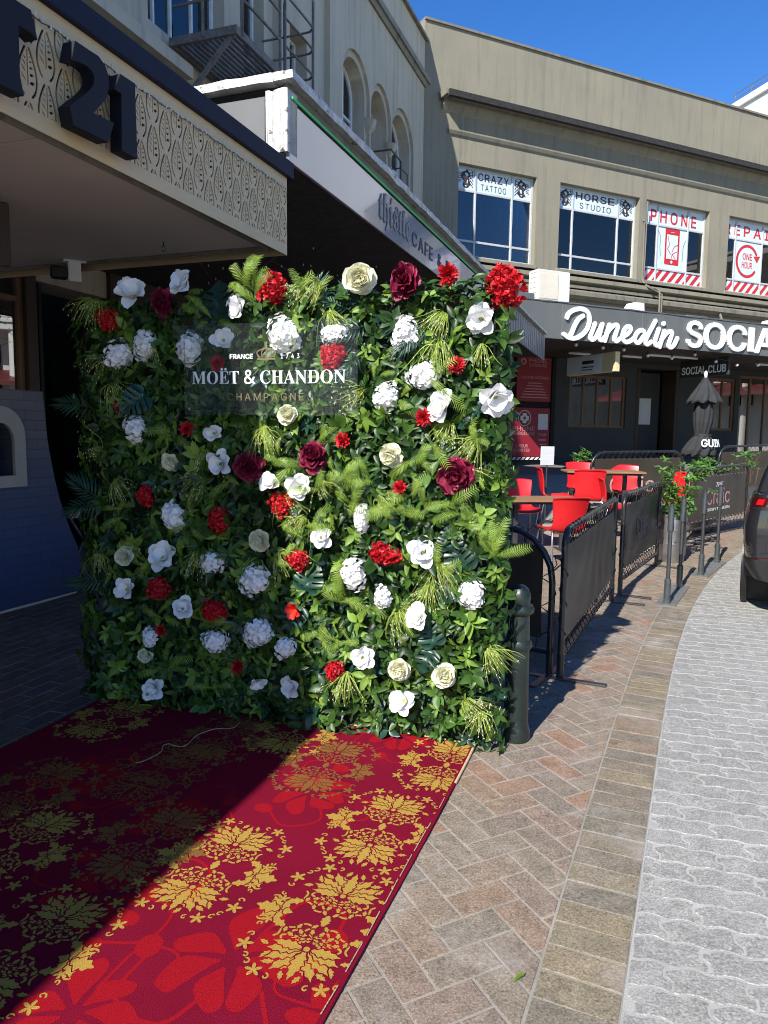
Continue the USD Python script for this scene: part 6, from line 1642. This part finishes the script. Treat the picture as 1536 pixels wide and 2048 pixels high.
for lab, px, d, hd, py in (('red chair with its back to the street nearest the black barriers', 1124, 8.4, -12, 990), ('red chair half in shadow at the left end of the near table', 1044, 9.9, 170, 960), ('red chair seen from its back in front of the long table', 1176, 10.7, 12, 937),
                           ('red chair turned sideways right of the near table', 1238, 10.1, 100, 955), ('red chair at the far side of the long table, at its left', 1164, 11.95, 178, 925), ('red chair at the far side of the long table, at its right', 1254, 11.9, 185, 931),
                           ('red chair seen from the side beside the keg planter', 1334, 10.9, 262, 944), ('dark red chair standing in the shade left of the long table', 1110, 11.0, 95, 934)):
    chair(lab, px, d, hd, ztop(py, px, d))


def table(label, A, Bp, wid, top):
    d = (Bp - A)[:2]; L = float(np.hypot(*d)); A = A.copy(); A[2] = gz(*A[:2]); h = top - A[2]
    t = thing('table', label, 'table', A, math.atan2(d[1], d[0])); n = 6
    for k in range(n): obj('slat', bx(0, L, -wid / 2 + k * wid / n + .003, -wid / 2 + (k + 1) * wid / n - .003, h - .03, h, .004), 'wood_table', t)
    obj('frame', [bx(.05, L - .05, -wid / 2 + .05, wid / 2 - .05, h - .06, h - .031)], 'steel_dark', t)
    for x in (L * .2, L * .8): obj('leg', [bx(x - .03, x + .03, -.03, .03, .03, h - .06, .004), bx(x - .03, x + .03, -wid * .4, wid * .4, -.02, .03, .006)], 'steel_dark', t)


table('near small wooden slat table beside the red board wall', at_depth(1000, 990, 9.2), at_depth(1158, 995, 9.35), .62, float(at_depth(1080, 996, 9.25)[2]))
table('far long wooden slat table in front of the back barrier', at_depth(1128, 940, 11.4), at_depth(1281, 945, 11.3), .70, float(at_depth(1200, 941, 11.35)[2]))

# ---------------------------------------------------------------- plants, keg, umbrella
def bush(parent, name, pts, r, size, n, material='shrub_green'):
    """Leaf sprays at the points with thin stems from the base."""
    ms = []
    for p in pts:
        Fm = frameof(np.array([r.normal(0, .5), r.normal(-.2, .5), 1.0]), r.random() * 6.28)
        for q in range(n):
            Rm = Fm @ rot([0, 0, 1], 2 * pi * q / n + r.normal(0, .3)) @ rot([1, 0, 0], r.uniform(.1, .9)); ms.append((Rm * size * r.uniform(.7, 1.2), np.asarray(p) + r.normal(0, size * .15, 3)))
    m = scatter(np.asarray(LT[1].vertices), np.asarray(LT[1].faces), np.array([a for a, b in ms]), np.array([b for a, b in ms]))
    obj(name, m, material, parent, smooth=True, kind='stuff')


c = ground(1341, 1122); r8 = np.random.default_rng(77)
KG = thing('keg_planter', 'steel beer keg used as a planter with a leafy green shrub', 'planter', c)
kr = .165; obj('keg', lathe([(0, .0), (kr * .86, .0), (kr * .92, .02), (kr * .90, .06), (kr, .10), (kr, .20), (kr * 1.03, .215), (kr * 1.03, .235), (kr, .25), (kr, .37), (kr * 1.03, .385), (kr * 1.03, .405), (kr, .42), (kr, .50), (kr * .92, .53), (kr * .94, .57), (kr * .90, .58), (kr * .88, .54), (0, .52)], 32), 'keg_steel', KG, smooth=35)
obj('soil', lathe([(0, .545), (kr * .86, .535)], 16), 'soil', KG)
pts = [(r8.normal(0, .12), r8.normal(0, .11), .58 + abs(r8.normal(0, .22))) for _ in range(70)] + [(.1 + .5 * t + r8.normal(0, .05), .1 + .3 * t + r8.normal(0, .05), .80 + .38 * t + r8.normal(0, .05)) for t in r8.random(30)]
bush(KG, 'leaves', pts, r8, .095, 6)
obj('stem', [tube(smoothline([(0, 0, .54), (p[0] * .5, p[1] * .5, .5 * p[2] + .3), p], 3), .004, 5) for p in pts[::4]], 'wood_brown', KG)
for lab, px, py, d, n, sp in (('leafy shrub above the far barrier, below the closed umbrella', 1408, 938, 10.9, 55, .17), ('sprig of green leaves above the back barrier by the doors', 1500, 912, 13.6, 8, .10), ('bright leaf sprig beside the car roof', 1502, 932, 13.4, 8, .07), ('small potted plant behind the red chairs', 1160, 912, 12.6, 16, .10)):
    P = at_depth(px, py, d); zz = P[2]; P[2] = gz(*P[:2]); z0 = zz - P[2]
    t = thing('potted_plant', lab, 'plant', P); pts = [(r8.normal(0, sp), r8.normal(0, .08), z0 + r8.normal(0, sp * .42) + .0) for _ in range(n)]
    if 'umbrella' in lab: pts = [(x * 1.1, y, z0 + .20 * x + (z - z0) * .8) for x, y, z in pts]
    bush(t, 'leaves', pts, r8, .10, 6)
    obj('stem', [tube(smoothline([(0, 0, .40), (p[0] * .4, p[1], .6 * p[2]), p], 3), .005, 5) for p in pts[::2]], 'wood_brown', t)
    obj('pot', lathe([(0, 0), (.13, 0), (.17, .42), (.15, .42), (.13, .38), (0, .38)], 18), 'steel_dark', t, smooth=40)

ud = 11.2; P = at_depth(1403, 900, ud); P[2] = gz(*P[:2])
UM = thing('closed_umbrella', 'tied charcoal market umbrella with white lettering on its lower folds', 'umbrella', P)
uz = lambda py: float(at_depth(1405, py, ud)[2]) - P[2]
upx = lambda w: w / 2 * ud / FPX
def skirt(rows, n, depth, hem, seed, turn=0.0, lean=0.0):
    """A hanging piece of folded cloth: rows of (picture row, width), n pleats, ragged hem."""
    r = np.random.default_rng(seed); k = len(rows); pk = r.uniform(.6, 1.3, n + 1); ys = np.array([a for a, b in rows], float); ws = np.array([b for a, b in rows], float)
    def fn(U, V):
        py = np.interp(U, np.arange(k), ys); w = np.interp(U, np.arange(k), ws) * ud / FPX / 2; t = U / (k - 1)
        q = (V + turn) * n / (2 * pi) + .25 * np.sin(t * 3 + V); fr = q - np.floor(q); amp = pk[(np.floor(q).astype(int)) % n]
        fold = 1 - depth * (.35 + .65 * t) * amp * (1 - np.abs(2 * fr - 1)) ** 1.4
        z = np.interp(py, np.unique(ys), [uz(p) for p in np.unique(ys)]) + hem * t ** 4 * ((1 - np.abs(2 * fr - 1)) * amp)
        return np.stack([w * fold * np.cos(V) + lean * t, w * fold * np.sin(V), z], -1)
    return grid(fn, np.linspace(0, k - 1, 5 * (k - 1) + 1), np.linspace(0, 2 * pi, 129))


obj('cloth', skirt([(755, 7), (764, 18), (776, 34), (790, 54), (803, 68), (808, 68)], 8, .30, .035, 4, .3), 'cloth_charcoal', UM, smooth=50, label='upper hanging vent of the furled cloth')
obj('cloth', skirt([(790, 22), (806, 34), (825, 39), (845, 37), (860, 31), (868, 27), (874, 28)], 9, .30, .0, 5, .1, -.01), 'cloth_charcoal', UM, smooth=50)
obj('cloth', skirt([(868, 26), (876, 38), (888, 54), (900, 66), (910, 66), (914, 60)], 8, .30, .05, 6, .6, -.05), 'cloth_charcoal', UM, smooth=50, label='lower flaring folds with white letters')
obj('tie', lathe([(upx(31), uz(868)), (upx(33), uz(868)), (upx(33), uz(872)), (upx(31), uz(872))], 16), 'cord_black', UM)
obj('finial', lathe([(0, uz(741)), (.02, uz(743)), (.030, uz(748)), (.02, uz(753)), (.022, uz(760)), (0, uz(760))], 14), 'frame_white', UM, smooth=50)
obj('pole', tube([(-.03, 0, .0), (-.01, 0, uz(760))], .028, 10), 'wood_pole', UM, smooth=60)
obj('base', lathe([(0, 0), (.26, 0), (.26, .05), (.05, .09), (.05, .3), (0, .3)], 20, (-.03, 0, 0)), 'steel_dark', UM)
g = sign_text('GUIN', .11, .003, True, .30, .02, 0, 0); v = np.asarray(g.vertices).copy(); zc = uz(893); v[:, 2] += zc
ang = -pi / 2 + v[:, 0] / .22 + .15; rad = upx(60) + .025 + .03 * (-(v[:, 2] - zc) / .1) * .8 - v[:, 1]
obj('lettering', T(np.stack([rad * np.cos(ang), rad * np.sin(ang), v[:, 2]], 1), g.faces), 'letter_white', UM)
P = at_depth(1095, 925, 11.6); P[2] = gz(*P[:2])
mb = thing('menu_board', 'small grey menu board on a stand by the red repair board', 'sign', P, .3); zt = float(at_depth(1095, 893, 11.6)[2] - P[2])
obj('board', bx(-.12, .12, 0, .02, zt - .30, zt, .006), 'sign_paper', mb); obj('pole', [tube([(0, .02, 0), (0, .02, zt - .2)], .012, 8), lathe([(0, 0), (.14, 0), (.14, .02), (0, .03)], 16)], 'steel_dark', mb)

# ---------------------------------------------------------------- the car
hd = math.radians(30.5); CR_ = at_depth(1474, 1100, 6.35); rgt = np.array([math.cos(hd), -math.sin(hd)])
cp = CR_[:2] + rgt * .955; cz0 = float(gz(*(cp + np.array([math.sin(hd), math.cos(hd)]) * .8)))
CAR = thing('parked_car', 'dark sport utility car parked by the kerb, its rear left corner showing', 'car', (cp[0], cp[1], cz0), math.atan2(math.cos(hd), math.sin(hd)))


def loft(sections):
    """Closed outlines of equal length at successive x, skinned and capped."""
    S = np.array(sections); n, k = S.shape[:2]; i, j = np.meshgrid(np.arange(n - 1), np.arange(k), indexing='ij'); j2 = (j + 1) % k
    q = np.stack([i * k + j, i * k + j2, (i + 1) * k + j2, (i + 1) * k + j], -1).reshape(-1, 4); v = S.reshape(-1, 3); f = [q[:, [0, 2, 1]], q[:, [0, 3, 2]]]
    v = np.vstack([v, S[0].mean(0), S[-1].mean(0)]); a = np.arange(k); b = (a + 1) % k
    f += [np.stack([np.full(k, n * k), a, b], 1), np.stack([np.full(k, n * k + 1), (n - 1) * k + b, (n - 1) * k + a], 1)]
    return T(v, np.vstack(f))


def sec(x, half, wy=1.0, lift=0.0):
    pts = [(y * wy, z) for y, z in half]; full = pts + [(-y, z) for y, z in pts[::-1]]
    return [(x, y, z) for y, z in full]


low = [(.10, .34), (.70, .36), (.86, .40), (.925, .52), (.945, .66), (.95, .80), (.935, .92), (.915, 1.02), (.88, 1.09), (.60, 1.13), (.10, 1.14)]
up_ = [(.10, 1.12), (.60, 1.12), (.865, 1.10), (.845, 1.18), (.78, 1.38), (.72, 1.52), (.66, 1.585), (.50, 1.62), (.10, 1.635)]
def back_x(z): return .0 + .16 * max(0, z - 1.0) ** 1.1 - .02 * math.exp(-((z - .72) / .16) ** 2)
def body(st, half):
    out = []
    for x, wy, rise in st:
        s_ = sec(x, half, wy); out.append([(px + (back_x(pz) if x < .3 else 0), py, pz + rise * (pz < .5)) for px, py, pz in s_])
    return loft(out)
lowstat = [(.0, .845, .12), (.03, .90, .10), (.09, .945, .06), (.2, .975, .02), (.38, .99, 0), (.45, 1.0, 0), (2.0, 1.0, 0), (3.6, 1.0, 0), (4.1, .95, 0), (4.3, .86, .05), (4.38, .75, .1)]
bodym = body(lowstat, low)
obj('body', bodym, 'car_grey', CAR, smooth=38)
gh = [sec(.18, [(a, b if b < 1.2 else b * .985) for a, b in up_], .93), sec(.40, up_, .985), sec(.62, up_, 1.0), sec(2.2, up_, 1.0), sec(2.7, [(a, min(b, 1.58)) for a, b in up_], .98), sec(3.3, [(a, 1.10 + (b - 1.1) * .12) for a, b in up_], .95)]
gh = [[(x + (.45 * max(0, z - 1.12) if x < .2 else 0), y, z) for x, y, z in s_] for s_ in gh]
obj('cabin', loft(gh), 'car_paint', CAR, smooth=38)
obj('spoiler', hull([(x, y, z) for x, y, z in ((.18, .62, 1.60), (.18, -.62, 1.60), (.55, .66, 1.63), (.55, -.66, 1.63), (.16, .60, 1.57), (.16, -.60, 1.57))]), 'car_paint', CAR)
obj('lower_trim', [body([(-.012, .86, .0), (.02, .915, 0), (.09, .955, 0), (.2, .985, 0), (.40, 1.0, 0)], [(.10, .30), (.70, .31), (.85, .34), (.915, .44), (.93, .50), (.92, .52), (.60, .53), (.10, .53)]), body([(.44, 1.004, 0), (1.0, 1.004, 0), (3.4, 1.004, 0)], [(.10, .26), (.70, .27), (.90, .30), (.935, .38), (.94, .42), (.9, .43), (.6, .43), (.1, .43)])], 'car_trim', CAR, smooth=38)


def skin(y0, y1, z0, z1, out, ny=7, nz=5):
    """A patch that follows the rounded rear-left corner of the car."""
    path = np.array([(s_[0], s_[1] * .95) for s_ in lowstat[:6]]); seg = np.concatenate([[0], np.cumsum(np.hypot(*np.diff(path, axis=0).T))])
    def fn(U, V):       # U: length from the centre line outwards round the corner
        r0 = path[0, 1]; x = np.where(U < r0, 0, np.interp(U - r0, seg, path[:, 0])); y = np.where(U < r0, U, np.interp(U - r0, seg, path[:, 1]))
        wz = np.interp(V, [.36, .52, .66, .8, .92, 1.02, 1.09], [.91, .974, .995, 1.0, .984, .963, .926]); nx = np.where(U < r0, 1, np.interp(U - r0, seg, [1, .8, .45, .2, .08, 0])); nyy = np.sqrt(1 - nx ** 2)
        bxv = np.vectorize(back_x)(V)
        return np.stack([x + bxv - out * nx, y * wz + out * nyy, V], -1)
    return grid(fn, np.linspace(y0, y1, ny), np.linspace(z0, z1, nz))


obj('tail_lamp', skin(.40, .93, .985, 1.065, .006, 14), 'lamp_dark', CAR, smooth=True, label='dark red tail lamp housing')
obj('lamp', skin(.52, .66, 1.0, 1.05, .010, 5), 'lamp_red', CAR, smooth=True); obj('lamp', skin(.80, .86, 1.0, 1.05, .010, 4), 'lamp_red', CAR, smooth=True)
obj('lamp_surround', skin(.30, .95, .955, .983, .004, 14), 'car_trim', CAR, smooth=True)
obj('panel_gap', [skin(.735, .742, .58, 1.08, .002, 2, 14), skin(.3, .96, .578, .584, .002, 16, 2)], 'car_trim', CAR)
obj('reflector', skin(.62, .84, .505, .535, .012, 8), 'lamp_dark', CAR, smooth=True)
obj('exhaust', lathe([(.05, 0), (.055, 0), (.055, .15), (.05, .15)], 16, (0, 0, 0)) if False else turned(lathe([(.040, 0), (.05, 0), (.05, .15), (.04, .15)], 18), rot([0, 1, 0], pi / 2), (-.01, .58, .40)), 'steel', CAR, smooth=40)
obj('number_plate', bx(-.03, -.015, -.18, .18, .74, .86, .003), 'plastic_white', CAR)
obj('rear_window', loft([sec(.235, [(.05, 1.20), (.70, 1.20), (.66, 1.40), (.60, 1.52), (.05, 1.54)], 1.0), sec(.25, [(.05, 1.20), (.70, 1.20), (.66, 1.40), (.60, 1.52), (.05, 1.54)], 1.0)]), 'film_black', CAR)
wheel_x = (.82, 3.48)
for x in wheel_x:
    for sy in (1, -1):
        wh = thing('wheel', parent=CAR); ty = turned(lathe([(.22, -.115), (.33, -.12), (.352, -.10), (.36, -.06), (.36, .06), (.352, .10), (.33, .12), (.22, .115)], 40), rot([1, 0, 0], pi / 2), (x, sy * .815, .36))
        obj('tyre', ty, 'tyre', wh, smooth=35)
        obj('rim', [turned(lathe([(0, .08), (.06, .085), (.08, .07), (.20, .06), (.225, .11), (.23, .11), (.23, -.1), (0, -.1)], 32), rot([1, 0, 0], -sy * pi / 2), (x, sy * .815, .36))], 'steel_dark', wh, smooth=35)
        obj('arch', [turned(lathe([(.385, -.05), (.415, -.05), (.415, .004), (.385, .004)], 40), rot([1, 0, 0], -sy * pi / 2), (x, sy * .94, .37))], 'car_trim', CAR, smooth=40)
        obj('arch_well', [turned(lathe([(0, 0), (.385, 0), (.385, .012), (0, .012)], 30), rot([1, 0, 0], -sy * pi / 2), (x, sy * .936, .37))], 'shadow_black', CAR) if sy < 0 else None
obj('underbody', bx(.25, 4.1, -.70, .70, .22, .34), 'shadow_black', CAR)

# ---------------------------------------------------------------- small things on the ground, the house across the street
c = ground(1050, 1952)
fl_ = thing('fallen_leaf', 'single yellow green leaf lying on the brown bricks', 'leaf', (c[0], c[1], c[2] + .006), 2.2)
obj('blade', turned(T(np.asarray(leaf_mesh(1, .34, .2, .1).vertices) * .055, LT[0].faces), rot([0, 1, 0], .15), (0, 0, .004)), 'leaf_young', fl_, smooth=True)
P = np.array([-3.5, 7.3]) + np.array([.92, .39]) * 33
HW = thing('balcony_house', 'white house with columned balconies across the street, seen mirrored in the shop window', 'building', (P[0], P[1], .5), math.atan2(-.92, .39))
Lh = 6.3
obj('wall', bx(-Lh, Lh, 1.6, 3, 0, 10.8), 'facade_white', HW)
for z in (6.2, 10.4): obj('balcony_floor', [bx(-Lh, Lh, -.1, 1.6, z, z + .35, .02), bx(-Lh, Lh, -.2, .0, z + .351, z + .5, .02)], 'facade_white', HW)
for x in np.arange(-6.05, 6, 2.6):
    obj('column', lathe([(.26, 0), (.22, 5.9), (.3, 6.2), (.3, 6.56), (.2, 6.7), (.17, 9.6), (.24, 10.4)], 16, (x, .25, 0)), 'facade_white', HW, smooth=40)
    obj('shutter', [bx(x + .6, x + 2.0, 1.5, 1.59, z, z + 2.6) for z in (3.0, 7.0)], 'room_dark', HW)
obj('railing', [tube([(-Lh, .05, z), (Lh, .05, z)], .04, 6) for z in (7.0, 7.4, 7.75)], 'iron', HW)
obj('awning', hull([(x, y, z) for x in (-Lh, Lh) for y, z in ((-1.0, 3.4), (-1.0, 3.6), (1.5, 4.1), (1.5, 4.3))]), 'tile_red', HW)
obj('blue_sign', bx(-3.3, -2.7, -.5, -.45, 5.0, 6.1), 'sign_blue', HW)
print('prims', len(counts))

P = np.array([38.0, -2.0]); OB = thing('opposite_shops', 'long dark shop row with white awnings across the square, mirrored in the windows', 'building', (P[0], P[1], 0), math.atan2(-.88, -.475))
obj('wall', bx(-26, 26, -6, 0, 0, 11), 'wall_trim', OB)
for k in range(8):
    x = -23 + k * 6.4
    obj('awning', hull([(x + a, y, z) for a in (0, 5.6) for y, z in ((.02, 4.4), (.02, 4.5), (2.2, 3.6), (2.2, 3.3))]), 'facade_white', OB)
    obj('window', bx(x + .3, x + 5.3, .02, .06, .5, 3.2), 'room_dark', OB); obj('window', bx(x + .8, x + 2.6, .02, .06, 6, 9), 'room_dark', OB); obj('window', bx(x + 3.2, x + 5, .02, .06, 6, 9), 'room_dark', OB)
